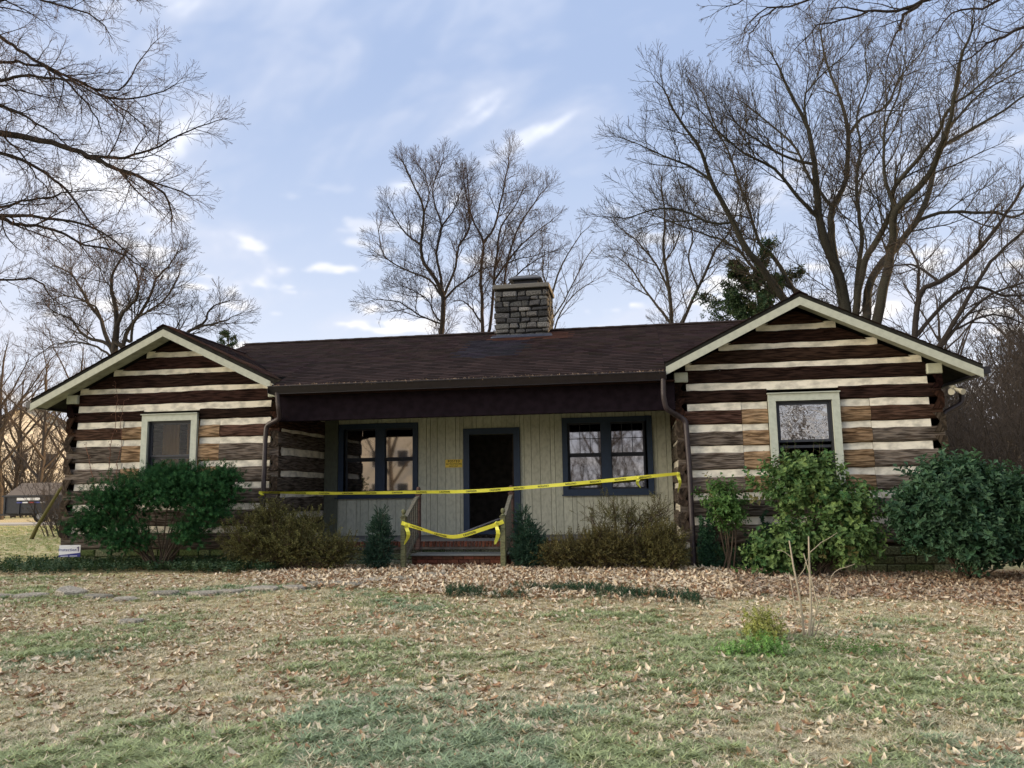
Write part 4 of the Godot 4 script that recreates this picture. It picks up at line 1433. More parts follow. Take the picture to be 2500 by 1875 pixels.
func ribbon(called: String, label: String, path: Array, wide: float, twist: Array, flip_from: int, tails: Array) -> void:
	# path: points the tape passes; twist: lean of the band at each point, in radians from upright
	var o := thing(called, path[0], label, "tape", "caution tape round the porch")
	var mb := MB.new()
	mb.col = Color(0.74, 0.72, 0.08)
	var curve := Curve3D.new()
	for k in path.size():
		var p: Vector3 = path[k]
		var tn := Vector3.ZERO
		if k > 0 and k < path.size() - 1:
			tn = (path[k + 1] - path[k - 1]) * 0.16
		curve.add_point(p, -tn, tn)
	var long := curve.get_baked_length()
	var m := int(long / 0.06)
	var frames := []
	for q in m + 1:
		var s := long * q / m
		var p := curve.sample_baked(s, true)
		var e := curve.sample_baked(minf(s + 0.02, long), true)
		var b := curve.sample_baked(maxf(s - 0.02, 0.0), true)
		var t := (e - b).normalized()
		var f := float(q) / m * (twist.size() - 1)
		var k := mini(int(f), twist.size() - 2)
		var ang := lerpf(twist[k], twist[k + 1], f - k) + 0.12 * sin(s * 4.0)
		var side := t.cross(Vector3.UP).normalized()
		var up := side.cross(t).normalized().rotated(t, ang)
		frames.append([p - path[0], t, up])
	for q in m:
		var a: Array = frames[q]
		var b: Array = frames[q + 1]
		var h0: Vector3 = a[2] * wide / 2
		var h1: Vector3 = b[2] * wide / 2
		mb.quad(a[0] - h0, b[0] - h1, b[0] + h1, a[0] + h0)
		mb.quad(a[0] + h0, b[0] + h1, b[0] - h1, a[0] - h0)
	for tl: Array in tails:
		var p: Vector3 = tl[0] - path[0]
		var l: float = tl[1]
		var sway := rng.randf_range(-0.4, 0.4)
		var last := p
		var lw := V3(wide / 2, 0, 0).rotated(Vector3.UP, sway)
		for q in 6:
			var nx := p + V3(0.05 * sin(q * 0.9) * tl[2], -l * (q + 1) / 6.0, 0.02 * sin(q * 1.4))
			var w2 := V3(wide / 2 * (1.0 if q < 5 else 0.5), 0, 0).rotated(Vector3.UP, sway + q * 0.25)
			mb.quad(last - lw, nx - w2, nx + w2, last + lw)
			mb.quad(last + lw, nx + w2, nx - w2, last - lw)
			last = nx
			lw = w2
		mb.rounded(p, V3(wide * 0.9, wide * 0.8, wide * 0.5), 0.015, Basis(V3(1, 1, 0).normalized(), 0.6), 0.012, rng)
	obj("band", mb, M.tape, o)
	# printed words along the band
	var s := 0.35
	while s < long - 0.35:
		var q := int(s / long * m)
		var f: Array = frames[q]
		var t: Vector3 = f[1]
		var up: Vector3 = f[2]
		var nn := t.cross(up).normalized()
		var side := 1.0
		var b := Basis(t, up, nn)
		if s > long * flip_from / 100.0:
			b = Basis(-t, -up, nn)
		words("CAUTION", wide * 0.72, Color(0.012, 0.012, 0.01), o, Transform3D(b, f[0] + nn * 0.003))
		s += 0.5


func newel(parent: Node3D, at: Vector3, top: float, col: Color) -> void:
	var mb := MB.new()
	mb.col = col
	mb.rounded(at + V3(0, (top - 0.14) / 2, 0), V3(0.095, top - 0.14, 0.095), 0.008)
	mb.rounded(at + V3(0, top - 0.15, 0), V3(0.115, 0.03, 0.115), 0.006)
	var p := obj("newel_post", mb, M.wood, parent)
	var f := MB.new()
	f.col = col * 1.1
	f.lathe(at + V3(0, top - 0.135, 0), [[0.0, 0.0], [0.045, 0.0], [0.045, 0.015], [0.022, 0.028], [0.02, 0.04], [0.036, 0.06], [0.044, 0.085], [0.042, 0.11], [0.028, 0.13], [0.0, 0.138]], 14)
	obj("finial", f, M.wood, p)


func porch_things() -> void:
	# brick steps
	var st := thing("porch_steps", V3(-3.4, 0.16, 0.05), "two brick steps with grey treads between the newel posts", "steps")
	var core := MB.new()
	core.col = Color(0.10, 0.05, 0.04)
	core.box(V3(0, 0.085, 0.0), V3(1.86, 0.25, 0.5))
	obj("core", core, M.mortar, st)
	var tread := MB.new()
	tread.col = Color(0.19, 0.20, 0.20)
	tread.rounded(V3(0, 0.222, 0.03), V3(1.9, 0.03, 0.58), 0.008)
	obj("tread", tread, M.mortar, st)
	for row in 3:
		var x := -0.93 - (0.1 if row % 2 else 0.0)
		while x < 0.92:
			var a := maxf(x, -0.93)
			var b := minf(x + 0.205, 0.93)
			if b - a > 0.03:
				var br := MB.new()
				br.col = Color(0.15, 0.055, 0.035).lerp(Color(0.10, 0.055, 0.04), rng.randf()) * rng.randf_range(0.8, 1.15)
				br.rounded(V3((a + b) / 2, 0.175 - row * 0.072, 0.252), V3(b - a - 0.008, 0.064, 0.06), 0.004, Basis(), 0.002, rng)
				obj("brick", br, M.brick, st)
			x += 0.205
	# handrails
	for s: float in [-1.0, 1.0]:
		var x := -3.4 + s * 0.95
		var o := thing("handrail", V3(x, 0.14, 0.3), "mossy wooden handrail on the %s side of the porch steps" % ("left" if s < 0 else "right"), "handrail", "handrails of the porch steps")
		newel(o, V3(0, 0, 0.5), 1.13, Color(0.15, 0.155, 0.075))
		newel(o, V3(0, 0.3, -0.5), 1.25, Color(0.12, 0.07, 0.055))
		var rail := MB.new()
		rail.col = Color(0.20, 0.19, 0.15)
		var pts := PackedVector3Array([V3(0, 0.93, 0.47), V3(0, 1.08, 0.2), V3(0, 1.22, -0.1), V3(0, 1.33, -0.3), V3(0, 1.37, -0.46)])
		for q in 4:
			var a := pts[q]
			var b := pts[q + 1]
			rail.slab(a + V3(-0.035, 0, 0), a + V3(0.035, 0, 0), b + V3(0.035, 0, 0), b + V3(-0.035, 0, 0), V3(0, -0.05, 0))
		obj("rail", rail, M.wood, o)
		var low := MB.new()
		low.col = Color(0.17, 0.165, 0.13)
		low.slab(V3(-0.022, 0.22, 0.46), V3(0.022, 0.22, 0.46), V3(0.022, 0.64, -0.46), V3(-0.022, 0.64, -0.46), V3(0, -0.07, 0))
		obj("rail", low, M.wood, o)
		for q in 7:
			var t := (q + 0.5) / 7.0
			var z := lerpf(0.45, -0.45, t)
			var y0 := lerpf(0.18, 0.60, t)
			var y1 := lerpf(0.90, 1.33, t)
			var b := MB.new()
			b.col = Color(0.17, 0.16, 0.125) * rng.randf_range(0.85, 1.15)
			b.rounded(V3(0, (y0 + y1) / 2, z), V3(0.024, y1 - y0, 0.085), 0.004)
			obj("baluster", b, M.wood, o)
	# tape
	ribbon("caution_tape", "long yellow caution tape strung from the left downspout past both posts to the far corner", [V3(-7.58, 1.63, 0.19), V3(-6.0, 1.585, 0.0), V3(-4.35, 1.585, -0.13), V3(-3.4, 1.585, -0.135), V3(-2.45, 1.625, -0.13), V3(-0.8, 1.735, -0.08), V3(0.78, 1.86, 0.09)], 0.068, [0.9, 0.6, 0.5, 0.3, 0.1, 0.0, 0.1, 0.5], 58, [[V3(-7.55, 1.62, 0.2), 0.1, 1.0], [V3(0.79, 1.86, 0.1), 0.36, 0.5], [V3(0.05, 1.8, 0.04), 0.2, -0.6]])
	ribbon("caution_tape", "short yellow caution tape sagging across the steps between the two front posts", [V3(-4.37, 1.02, 0.87), V3(-4.1, 0.94, 0.88), V3(-3.4, 0.76, 0.9), V3(-2.8, 0.90, 0.88), V3(-2.43, 1.03, 0.87)], 0.075, [0.1, 0.7, 0.3, 0.1], 100, [[V3(-4.27, 0.98, 0.87), 0.36, 0.8], [V3(-2.56, 1.0, 0.87), 0.38, 0.6]])
	# posted notice on the siding
	var ps := thing("posted_sign", V3(-4.135, 2.225, -2.385), "small yellow posted notice nailed to the siding beside the open doorway", "sign")
	var pl := MB.new()
	pl.col = Color(0.78, 0.58, 0.08)
	pl.rounded(V3(0, 0, 0), V3(0.40, 0.185, 0.008), 0.003)
	obj("plate", pl, M.print, ps)
	var ink := Color(0.03, 0.022, 0.01)
	words("POSTED", 0.078, ink, ps, Transform3D(Basis(), V3(0, 0.05, 0.005)))
	words("NO TRESPASSING", 0.045, ink, ps, Transform3D(Basis(), V3(0, -0.012, 0.005)))
	words("KEEP OUT", 0.045, ink, ps, Transform3D(Basis(), V3(0, -0.062, 0.005)))
	# security company's yard sign
	var ys := thing("yard_sign", V3(-11.35, ground(-11.35, 0.75), 0.75), "small white and blue yard sign on a stake by the house corner", "sign", "", 0.18)
	var board := MB.new()
	board.col = Color(0.82, 0.82, 0.84)
	board.rounded(V3(0, 0.35, 0), V3(0.43, 0.235, 0.012), 0.004)
	obj("board", board, M.print, ys)
	var band := MB.new()
	band.col = Color(0.015, 0.02, 0.20)
	band.slab(V3(-0.214, 0.234, 0.008), V3(0.214, 0.234, 0.008), V3(0.214, 0.315, 0.008), V3(-0.214, 0.272, 0.008), V3(0, 0, -0.001))
	obj("band", band, M.print, ys)
	words("Protection", 0.072, Color(0.06, 0.07, 0.25), ys, Transform3D(Basis(), V3(-0.045, 0.372, 0.0075)))
	words("1", 0.13, Color(0.06, 0.03, 0.12), ys, Transform3D(Basis(), V3(0.165, 0.385, 0.0075)))
	for q in 2:
		var ln := MB.new()
		ln.col = Color(0.6, 0.62, 0.75)
		ln.box(V3(-0.1 + q * 0.18, 0.252, 0.0095), V3(0.15, 0.014, 0.001))
		obj("print_line", ln, M.print, ys)
	var stake := MB.new()
	stake.col = Color(0.03, 0.03, 0.03)
	stake.box(V3(-0.01, 0.12, -0.012), V3(0.018, 0.40, 0.01))
	obj("stake", stake, M.metal, ys)
	# loose boards
	var fb := MB.new()
	fb.col = Color(0.38, 0.37, 0.40)
	fb.rounded(V3(0, 0, 0), V3(1.45, 0.02, 0.09), 0.003)
	var o := obj("fallen_board", fb, M.wood, self)
	var fa := V3(-3.98, 0.605, -1.15)
	var fe := V3(-3.02, 0.98, -2.35)
	var ex := (fe - fa).normalized()
	var ez := ex.cross(Vector3.UP).normalized()
	o.transform = Transform3D(Basis(ex, ez.cross(ex).normalized(), ez), (fa + fe) / 2)
	tag(o, "pale bare board leaning from the porch floor against the door sill", "board")
	var spots := [[-3.3, 0.57, -2.75, 0.25, 0.9, "charred board lying flat just inside the sill of the doorway"], [-3.1, 0.62, -3.0, -0.3, 1.1, "scorched board lying across others inside the doorway"], [-3.35, 0.70, -3.3, 0.1, 1.0, "burnt lath propped on rubble inside the doorway"], [-3.2, 0.80, -3.6, 0.35, 0.9, "thin burnt strip highest on the rubble inside the doorway"]]
	for e: Array in spots:
		var b := MB.new()
		b.col = Color(0.24, 0.18, 0.14)
		b.rounded(Vector3.ZERO, V3(e[4], 0.03, 0.11), 0.004)
		var q := obj(numbered("charred_board"), b, M.wood, self)
		q.position = V3(e[0], e[1], e[2])
		q.rotation = V3(0.1, e[3], 0.06 * signf(e[3]))
		tag(q, e[5], "board", "burnt boards inside the doorway")
	var pile := MB.new()
	for q in 160:
		pile.col = Color(0.02, 0.018, 0.016) * rng.randf_range(0.5, 2.5)
		var w := rng.randf()
		pile.rounded(V3(-3.15 + rng.randfn() * 0.22, 0.604 + rng.randf() * 0.03, -1.55 + rng.randfn() * 0.12), V3(rng.randf_range(0.03, 0.14), 0.015 + 0.02 * w, rng.randf_range(0.02, 0.05)), 0.003, Basis(Vector3.UP, rng.randf() * PI), 0.004, rng)
	var pm := obj("char_debris", pile, M.dark, self)
	tag(pm, "dark strip of burnt debris on the porch floor before the sill", "debris", "", "stuff")


# ---------------------------------------------------------------- shrubs
func leaf_quad(mb: MB, p: Vector3, dir: Vector3, nn: Vector3, l: float, w: float, fold := 0.25) -> void:
	var side := dir.cross(nn).normalized()
	var mid := p + dir * l * 0.5
	var lift := nn * w * fold
	mb.tri(p, mid + side * w / 2 + lift, p + dir * l - nn * l * 0.12)
	mb.tri(p, p + dir * l - nn * l * 0.12, mid - side * w / 2 + lift)


func spray(kind: String) -> MB:
	var mb := MB.new()
	var r := RandomNumberGenerator.new()
	r.seed = kind.hash()
	var stem := Color(0.5, 0.42, 0.3)
	match kind:
		"needle":
			for k in 14:
				var t := k / 14.0
				var a := k * 2.4
				var d := V3(cos(a), 0.5 + r.randf() * 0.8, sin(a)).normalized()
				mb.col = Color.WHITE * r.randf_range(0.7, 1.25)
				leaf_quad(mb, V3(0, t * 0.06, 0), d, V3(-cos(a) * 0.6, 1, -sin(a) * 0.6).normalized(), 0.04, 0.012, 0.1)
		"broad":
			for k in 8:
				var t := (k + 1) / 8.0
				var a := k * 2.4 + r.randf()
				var d := V3(cos(a), 0.35 + t * 0.5, sin(a)).normalized()
				var nn := (Vector3.UP - d * d.y + spin() * 0.3).normalized()
				mb.col = Color.WHITE * r.randf_range(0.75, 1.2)
				leaf_quad(mb, V3(0, t * 0.14, 0), d, nn, 0.075, 0.042)
		"oval":
			for k in 7:
				var t := (k + 1) / 7.0
				var a := k * 2.4 + r.randf()
				var d := V3(cos(a), 0.1 + t * 0.6, sin(a)).normalized()
				var nn := (Vector3.UP - d * d.y + spin() * 0.45).normalized()
				mb.col = Color.WHITE * r.randf_range(0.75, 1.2)
				leaf_quad(mb, V3(0, t * 0.12, 0), d, nn, 0.055, 0.040, 0.15)
		"small":
			for k in 9:
				var t := (k + 1) / 9.0
				var a := k * 2.4 + r.randf()
				var d := V3(cos(a), 0.6 + t * 0.6, sin(a)).normalized()
				mb.col = Color.WHITE * r.randf_range(0.7, 1.25)
				leaf_quad(mb, V3(0, t * 0.11, 0), d, (Vector3.UP + spin() * 0.5).normalized(), 0.03, 0.012)
			mb.col = stem
			mb.tube(PackedVector3Array([V3(0, -0.08, 0), V3(0.004, 0.02, 0), V3(0, 0.11, 0.003)]), 0.003, 0.0015, 3)
		"scale":
			for k in 12:
				var t := (k + 1) / 12.0
				var a := k * 2.4
				var d := V3(cos(a) * 0.6, 1.0, sin(a) * 0.6).normalized()
				mb.col = Color.WHITE * r.randf_range(0.7, 1.25)
				leaf_quad(mb, V3(0, t * 0.10, 0), d, V3(cos(a), -0.4, sin(a)).normalized(), 0.03, 0.014)
	return mb


func merged(called: String, parent: Node3D, one: MB, m: Material, rows: Array) -> MeshInstance3D:
	# every leaf spray becomes geometry of one mesh
	var mb := MB.new()
	var k := one.v.size()
	var tot := k * rows.size()
	mb.v.resize(tot)
	mb.n.resize(tot)
	mb.c.resize(tot)
	mb.u.resize(tot)
	var ni := one.i.size()
	mb.i.resize(ni * rows.size())
	for q in rows.size():
		var t: Transform3D = rows[q][0]
		var col: Color = rows[q][1]
		var b := q * k
		var bs := t.basis.orthonormalized()
		for j in k:
			mb.v[b + j] = t * one.v[j]
			mb.n[b + j] = bs * one.n[j]
			mb.c[b + j] = one.c[j] * col
		var bi := q * ni
		for j in ni:
			mb.i[bi + j] = one.i[j] + b
	return obj(called, mb, m, parent)


func scatter(called: String, parent: Node3D, mesh: Mesh, rows: Array) -> MultiMeshInstance3D:
	var mm := MultiMesh.new()
	mm.transform_format = MultiMesh.TRANSFORM_3D
	mm.use_colors = true
	mm.mesh = mesh
	mm.instance_count = rows.size()
	for k in rows.size():
		mm.set_instance_transform(k, rows[k][0])
		mm.set_instance_color(k, rows[k][1])
	var o := MultiMeshInstance3D.new()
	o.name = called
	o.multimesh = mm
	parent.add_child(o, true)
	return o


func facing(d: Vector3, size: float) -> Basis:
	var y := d.normalized()
	var x := y.cross(spin()).normalized()
	return Basis(x, y, x.cross(y)).rotated(y, rng.randf() * TAU).scaled(Vector3.ONE * size)


func shrub(called: String, at: Vector3, label: String, lobes: Array, count: int, kind: String, c0: Color, c1: Color, size: float, stems: int, hollow: float, wild: float, group := "") -> Node3D:
	# lobes: [centre, radii] in the shrub's own axes; sprays crowd towards the outside of each
	var o := thing(called, at, label, "shrub", group)
	var wood := MB.new()
	wood.col = Color(0.10, 0.075, 0.055)
	var total := 0.0
	for l: Array in lobes:
		total += l[1].x * l[1].y + l[1].y * l[1].z + l[1].x * l[1].z
	var rows := []
	for l: Array in lobes:
		var share := int(count * (l[1].x * l[1].y + l[1].y * l[1].z + l[1].x * l[1].z) / total)
		for k in share:
			var d := spin()
			if rng.randf() < 0.35:
				d.z = absf(d.z)
			var lump: float = 1.0 + wild * soft.get_noise_3d(d.x * 55.0 + l[0].x * 60, d.y * 55.0, d.z * 55.0 + l[0].y * 40)
			var r := pow(rng.randf(), hollow) * lump * rng.randf_range(0.9, 1.06)
			var p: Vector3 = l[0] + d * l[1] * r
			if p.y < 0.04:
				continue
			var out: Vector3 = (d / l[1]).normalized() * 0.7 + Vector3.UP * 0.5 + spin() * 0.6
			var col := c0.lerp(c1, clampf(rng.randf() * 0.8 + 0.25 * soft.get_noise_3d(p.x * 60, p.y * 60, p.z * 60), 0.0, 1.0))
			if rng.randf() < 0.03 and kind == "oval":
				col = Color(0.17, 0.16, 0.06) * rng.randf_range(0.6, 1.3)
			rows.append([Transform3D(facing(out, size * rng.randf_range(0.45, 1.4)), p), col])
	for k in stems:
		var l: Array = lobes[k % lobes.size()]
		var e: Vector3 = l[0] + spin() * l[1] * 0.75
		if e.y < 0.1:
			e.y = 0.2 + rng.randf() * 0.2
		var b := V3(rng.randfn() * 0.07, 0.0, rng.randfn() * 0.05)
		var m := b.lerp(e, 0.5) + V3(0, 0.12 * e.y, 0) + spin() * 0.06
		var mid := b.lerp(m, 0.5) + spin() * 0.03
		wood.tube(PackedVector3Array([b + V3(0, -0.06, 0), mid, m, m.lerp(e, 0.5) + spin() * 0.05, e]), 0.018, 0.004, 5)
		for q in 4:
			var s := m.lerp(e, rng.randf())
			var t := s + (spin() + (e - b).normalized()) * 0.18
			wood.tube(PackedVector3Array([s, s.lerp(t, 0.5) + spin() * 0.02, t]), 0.006, 0.002, 3)
	if stems:
		obj("stem", wood, M.twig, o)
	merged("foliage", o, spray(kind), M.leaf if kind != "needle" else M.needle, rows)
	return o


func shrubs() -> void:
	# spreading yew before the left wing: flat topped, open at the foot
	var yew := shrub("yew_shrub", V3(-9.25, 0.15, 0.95), "dark green spreading yew with bare lower stems under the left window", [
		[V3(0.0, 1.55, 0.0), V3(1.2, 0.42, 0.65)], [V3(-0.95, 1.3, 0.05), V3(0.75, 0.4, 0.55)], [V3(1.0, 1.5, 0.0), V3(0.66, 0.38, 0.5)], [V3(-1.35, 0.85, 0.1), V3(0.62, 0.28, 0.45)], [V3(1.15, 1.12, 0.1), V3(0.42, 0.26, 0.4)],
		[V3(0.35, 1.8, -0.05), V3(0.95, 0.27, 0.45)], [V3(-0.55, 0.65, 0.2), V3(0.6, 0.3, 0.4)], [V3(0.75, 0.75, 0.1), V3(0.4, 0.26, 0.35)], [V3(1.35, 1.72, 0.0), V3(0.3, 0.3, 0.3)]], 9500, "needle", Color(0.012, 0.05, 0.018), Color(0.055, 0.15, 0.05), 1.1, 34, 0.4, 0.9)
	# withered creeper on the left wing
	var dv := thing("dead_creeper", V3(-11.15, 1.2, 0.045), "withered reddish creeper strands clinging to the logs left of the left window", "vine")
	var cr := MB.new()
	for e: Array in [[0.0, 0.2, 2.75], [0.24, 0.0, 2.4], [-0.35, 0.3, 1.5]]:
		var p := V3(e[0], e[1], 0.0)
		var pts := PackedVector3Array([p])
		while p.y < e[2]:
			p += V3(rng.randfn() * 0.022, 0.09, 0.0)
			p.z = 0.006 + 0.01 * rng.randf()
			pts.push_back(p)
			cr.col = Color(0.19, 0.10, 0.07) * rng.randf_range(0.7, 1.3)
			if rng.randf() < 0.75:
				var q := p + V3(rng.randfn() * 0.07, rng.randf_range(-0.05, 0.08), 0.006)
				cr.tube(PackedVector3Array([p, p.lerp(q, 0.5) + spin() * 0.012, q]), 0.004, 0.002, 3)
				leaf_quad(cr, q, V3(rng.randfn(), -0.6, 0.3).normalized(), Vector3.BACK, 0.035, 0.02)
		cr.tube(pts, 0.009, 0.004, 5)
	obj("strands", cr, M.twig, dv)
	# azalea, brown and olive, left of the steps
	shrub("azalea_shrub", V3(-6.85, 0.15, 1.0), "large straggly olive brown azalea left of the porch steps", [
		[V3(-0.4, 0.55, 0.0), V3(0.7, 0.5, 0.5)], [V3(0.5, 0.48, 0.1), V3(0.8, 0.4, 0.5)], [V3(-0.1, 0.95, -0.15), V3(0.5, 0.3, 0.35)], [V3(1.25, 0.36, 0.1), V3(0.5, 0.32, 0.4)], [V3(0.5, 0.8, -0.2), V3(0.5, 0.26, 0.3)]], 3400, "small", Color(0.085, 0.08, 0.03), Color(0.20, 0.20, 0.07), 1.25, 60, 0.5, 0.7, "azaleas along the porch")
	shrub("azalea_shrub", V3(-0.85, 0.14, 0.75), "low olive brown azalea right of the dark boxwood by the steps", [
		[V3(0.05, 0.33, 0.0), V3(0.8, 0.34, 0.45)], [V3(-0.55, 0.28, 0.05), V3(0.42, 0.28, 0.35)], [V3(0.3, 0.48, 0.0), V3(0.45, 0.28, 0.35)]], 2000, "small", Color(0.09, 0.08, 0.032), Color(0.22, 0.19, 0.07), 1.2, 40, 0.5, 0.7, "azaleas along the porch")
	shrub("azalea_shrub", V3(0.35, 0.12, 0.7), "olive brown azalea with taller twigs beside the right downspout", [
		[V3(-0.05, 0.36, 0.0), V3(0.55, 0.38, 0.4)], [V3(0.15, 0.55, 0.0), V3(0.32, 0.28, 0.3)], [V3(0.2, 0.26, 0.15), V3(0.3, 0.26, 0.3)]], 1500, "small", Color(0.09, 0.08, 0.032), Color(0.22, 0.20, 0.07), 1.2, 36, 0.5, 0.7, "azaleas along the porch")
	shrub("azalea_shrub", V3(-0.35, 0.14, 0.05), "airy twiggy azalea rising before the pale siding under the right windows", [
		[V3(-0.15, 0.95, 0.0), V3(0.6, 0.36, 0.3)], [V3(0.4, 0.8, 0.0), V3(0.45, 0.3, 0.3)], [V3(0.75, 0.98, 0.0), V3(0.28, 0.3, 0.2)]], 480, "small", Color(0.12, 0.115, 0.05), Color(0.22, 0.21, 0.10), 1.2, 46, 0.55, 0.6, "azaleas along the porch")
	shrub("boxwood_shrub", V3(-4.79, 0.15, 0.85), "narrow dark green boxwood left of the steps", [
		[V3(0, 0.5, 0), V3(0.22, 0.5, 0.22)], [V3(0.02, 0.82, 0), V3(0.13, 0.28, 0.13)], [V3(-0.03, 0.28, 0.03), V3(0.24, 0.27, 0.22)]], 1300, "scale", Color(0.02, 0.055, 0.035), Color(0.065, 0.12, 0.085), 1.0, 8, 0.4, 0.4, "boxwoods flanking the steps")
	shrub("boxwood_shrub", V3(-2.02, 0.14, 0.62), "bushy dark green boxwood right of the steps", [
		[V3(0, 0.45, 0), V3(0.3, 0.42, 0.3)], [V3(-0.08, 0.85, 0), V3(0.13, 0.28, 0.13)], [V3(0.06, 0.3, 0.05), V3(0.33, 0.3, 0.3)]], 1700, "scale", Color(0.018, 0.05, 0.03), Color(0.055, 0.11, 0.075), 1.0, 8, 0.4, 0.45, "boxwoods flanking the steps")
	# round leaved shrub under the right window, with upright shoots
	var rs := shrub("leafy_shrub", V3(2.95, 0.05, 1.0), "loose round leaved green shrub under the right window with upright shoots", [
		[V3(-0.15, 1.45, -0.1), V3(0.75, 0.42, 0.45)], [V3(0.6, 1.1, 0.0), V3(0.48, 0.4, 0.4)], [V3(-0.35, 0.55, 0.1), V3(0.36, 0.42, 0.4)], [V3(0.4, 0.6, 0.15), V3(0.42, 0.42, 0.4)], [V3(0.75, 0.6, 0.05), V3(0.24, 0.3, 0.3)], [V3(-0.75, 0.35, 0.15), V3(0.34, 0.3, 0.3)], [V3(-0.05, 1.8, -0.1), V3(0.5, 0.2, 0.3)]], 1900, "oval", Color(0.04, 0.105, 0.032), Color(0.19, 0.27, 0.085), 1.5, 34, 0.6, 1.0)
	var shoots := MB.new()
	var lf := []
	for k in 22:
		shoots.col = Color(0.16, 0.13, 0.08)
		var b := V3(rng.randf_range(-0.8, 0.6), rng.randf_range(1.6, 1.9), rng.randf_range(-0.35, 0.2))
		var e := b + V3(rng.randf_range(-0.12, 0.12), rng.randf_range(0.3, 0.62), rng.randf_range(-0.05, 0.1))
		shoots.tube(PackedVector3Array([b, b.lerp(e, 0.5) + spin() * 0.015, e]), 0.004, 0.0015, 3)
		for q in 9:
			var s := b.lerp(e, (q + 0.5) / 9.0)
			shoots.col = Color(0.10, 0.16, 0.06) * rng.randf_range(0.8, 1.3)
			leaf_quad(shoots, s, V3(1 if q % 2 else -1, 0.4, rng.randf_range(-0.5, 0.5)).normalized(), Vector3.UP, 0.045, 0.022)
	obj("shoots", shoots, M.leaf, rs)
	shrub("leafy_shrub", V3(1.55, 0.07, 0.45), "small green shrub on a thin stem between the downspout and the right window", [
		[V3(0.0, 1.3, 0.0), V3(0.36, 0.33, 0.25)], [V3(0.1, 1.0, 0.0), V3(0.26, 0.2, 0.2)]], 420, "oval", Color(0.05, 0.12, 0.03), Color(0.12, 0.22, 0.06), 1.1, 7, 0.55, 0.7)
	# big glossy evergreen at the right corner
	shrub("holly_shrub", V3(5.2, 0.0, 1.3), "large rounded glossy dark evergreen bush hiding the right house corner", [
		[V3(-0.05, 1.35, 0.0), V3(0.75, 0.6, 0.7)], [V3(-0.6, 1.0, 0.2), V3(0.5, 0.42, 0.5)], [V3(0.65, 1.1, 0.1), V3(0.65, 0.55, 0.65)], [V3(0.05, 0.75, 0.35), V3(0.6, 0.38, 0.5)], [V3(1.1, 0.85, 0.0), V3(0.6, 0.5, 0.5)]], 4600, "broad", Color(0.014, 0.045, 0.022), Color(0.075, 0.14, 0.075), 1.2, 26, 0.36, 0.5)
	# climbers and ground cover
	var ivy := thing("ivy", V3(1.75, 0.06, 0.1), "dark ivy strands climbing the stone base right of the downspout", "ivy")
	var iv := []
	for k in 26:
		var x := rng.randf_range(-0.65, 0.95)
		var top := rng.randf_range(0.35, 1.25)
		var y := 0.0
		while y < top:
			x += rng.randfn() * 0.012
			for q in 2:
				iv.append([Transform3D(facing(V3(rng.randfn() * 0.4, 0.4, 1.0), rng.randf_range(0.6, 1.0)), V3(x + rng.randfn() * 0.045 * (1.3 - y), y, rng.randf() * 0.05)), Color(0.015, 0.045, 0.025).lerp(Color(0.04, 0.10, 0.045), rng.randf())])
			y += 0.05
	merged("foliage", ivy, spray("oval"), M.leaf, iv)
	var gc := []
	for k in 5200:
		var x := rng.randf_range(-17.0, -6.6)
		var z := rng.randf_range(-0.4, 2.0) + (0.9 if x < -11 else 0.0) * rng.randf()
		var edge := 1.55 + 0.4 * soft.get_noise_2d(x * 40.0, 3.0) + 0.5 * smooth(-9.0, -12.0, x)
		if z > edge or (x < -12.3 and rng.randf() < 0.55):
			continue
		gc.append([Transform3D(facing(V3(rng.randfn() * 0.5, 1.0, rng.randfn() * 0.5), rng.randf_range(0.6, 1.15)), V3(x, ground(x, z) + rng.randf() * 0.09, z)), Color(0.03, 0.07, 0.035).lerp(Color(0.10, 0.14, 0.06), rng.randf() * (0.6 + 0.4 * smooth(-10.0, -14.0, x)))])
	var g := scatter("ground_cover", self, spray("oval").mesh(M.leaf), gc)
	tag(g, "dark green ivy ground cover in front of the left wing", "ground cover", "", "stuff")
	gc = []
	for k in 2600:
		var x := rng.randf_range(-2.75, 0.8)
		var cz := 4.05 + 0.18 * sin(x * 1.6) - 0.25 * smooth(-1.6, -2.7, x)
		var z := cz + rng.randfn() * 0.28
		if patchy.get_noise_2d(x * 3.0, z * 6.0 + 30.0) < 0.02:
			continue
		gc.append([Transform3D(facing(V3(rng.randfn() * 0.5, 1.0, rng.randfn() * 0.5), rng.randf_range(0.5, 0.95)), V3(x, ground(x, z) + rng.randf() * 0.06, z)), Color(0.02, 0.065, 0.035).lerp(Color(0.05, 0.12, 0.06), rng.randf())])
	g = scatter("ground_cover", self, spray("small").mesh(M.leaf), gc)
	tag(g, "strip of dark green periwinkle among the leaves before the porch", "ground cover", "", "stuff")
	# the little bed in the lawn
	shrub("bedding_plant", V3(1.18, 0.03, 6.75), "small yellow green leafy mound beside the bare canes on the lawn", [[V3(0, 0.16, 0), V3(0.2, 0.19, 0.18)]], 420, "oval", Color(0.22, 0.24, 0.06), Color(0.45, 0.45, 0.14), 0.42, 0, 0.45, 0.7, "plants in the lawn bed")
	shrub("bedding_plant", V3(1.12, 0.02, 7.35), "bright green sprouting clump in front of the yellow green mound", [[V3(0, 0.08, 0), V3(0.22, 0.14, 0.16)], [V3(-0.3, 0.05, 0.05), V3(0.2, 0.08, 0.15)]], 560, "oval", Color(0.12, 0.26, 0.05), Color(0.30, 0.48, 0.16), 0.36, 0, 0.5, 0.7, "plants in the lawn bed")
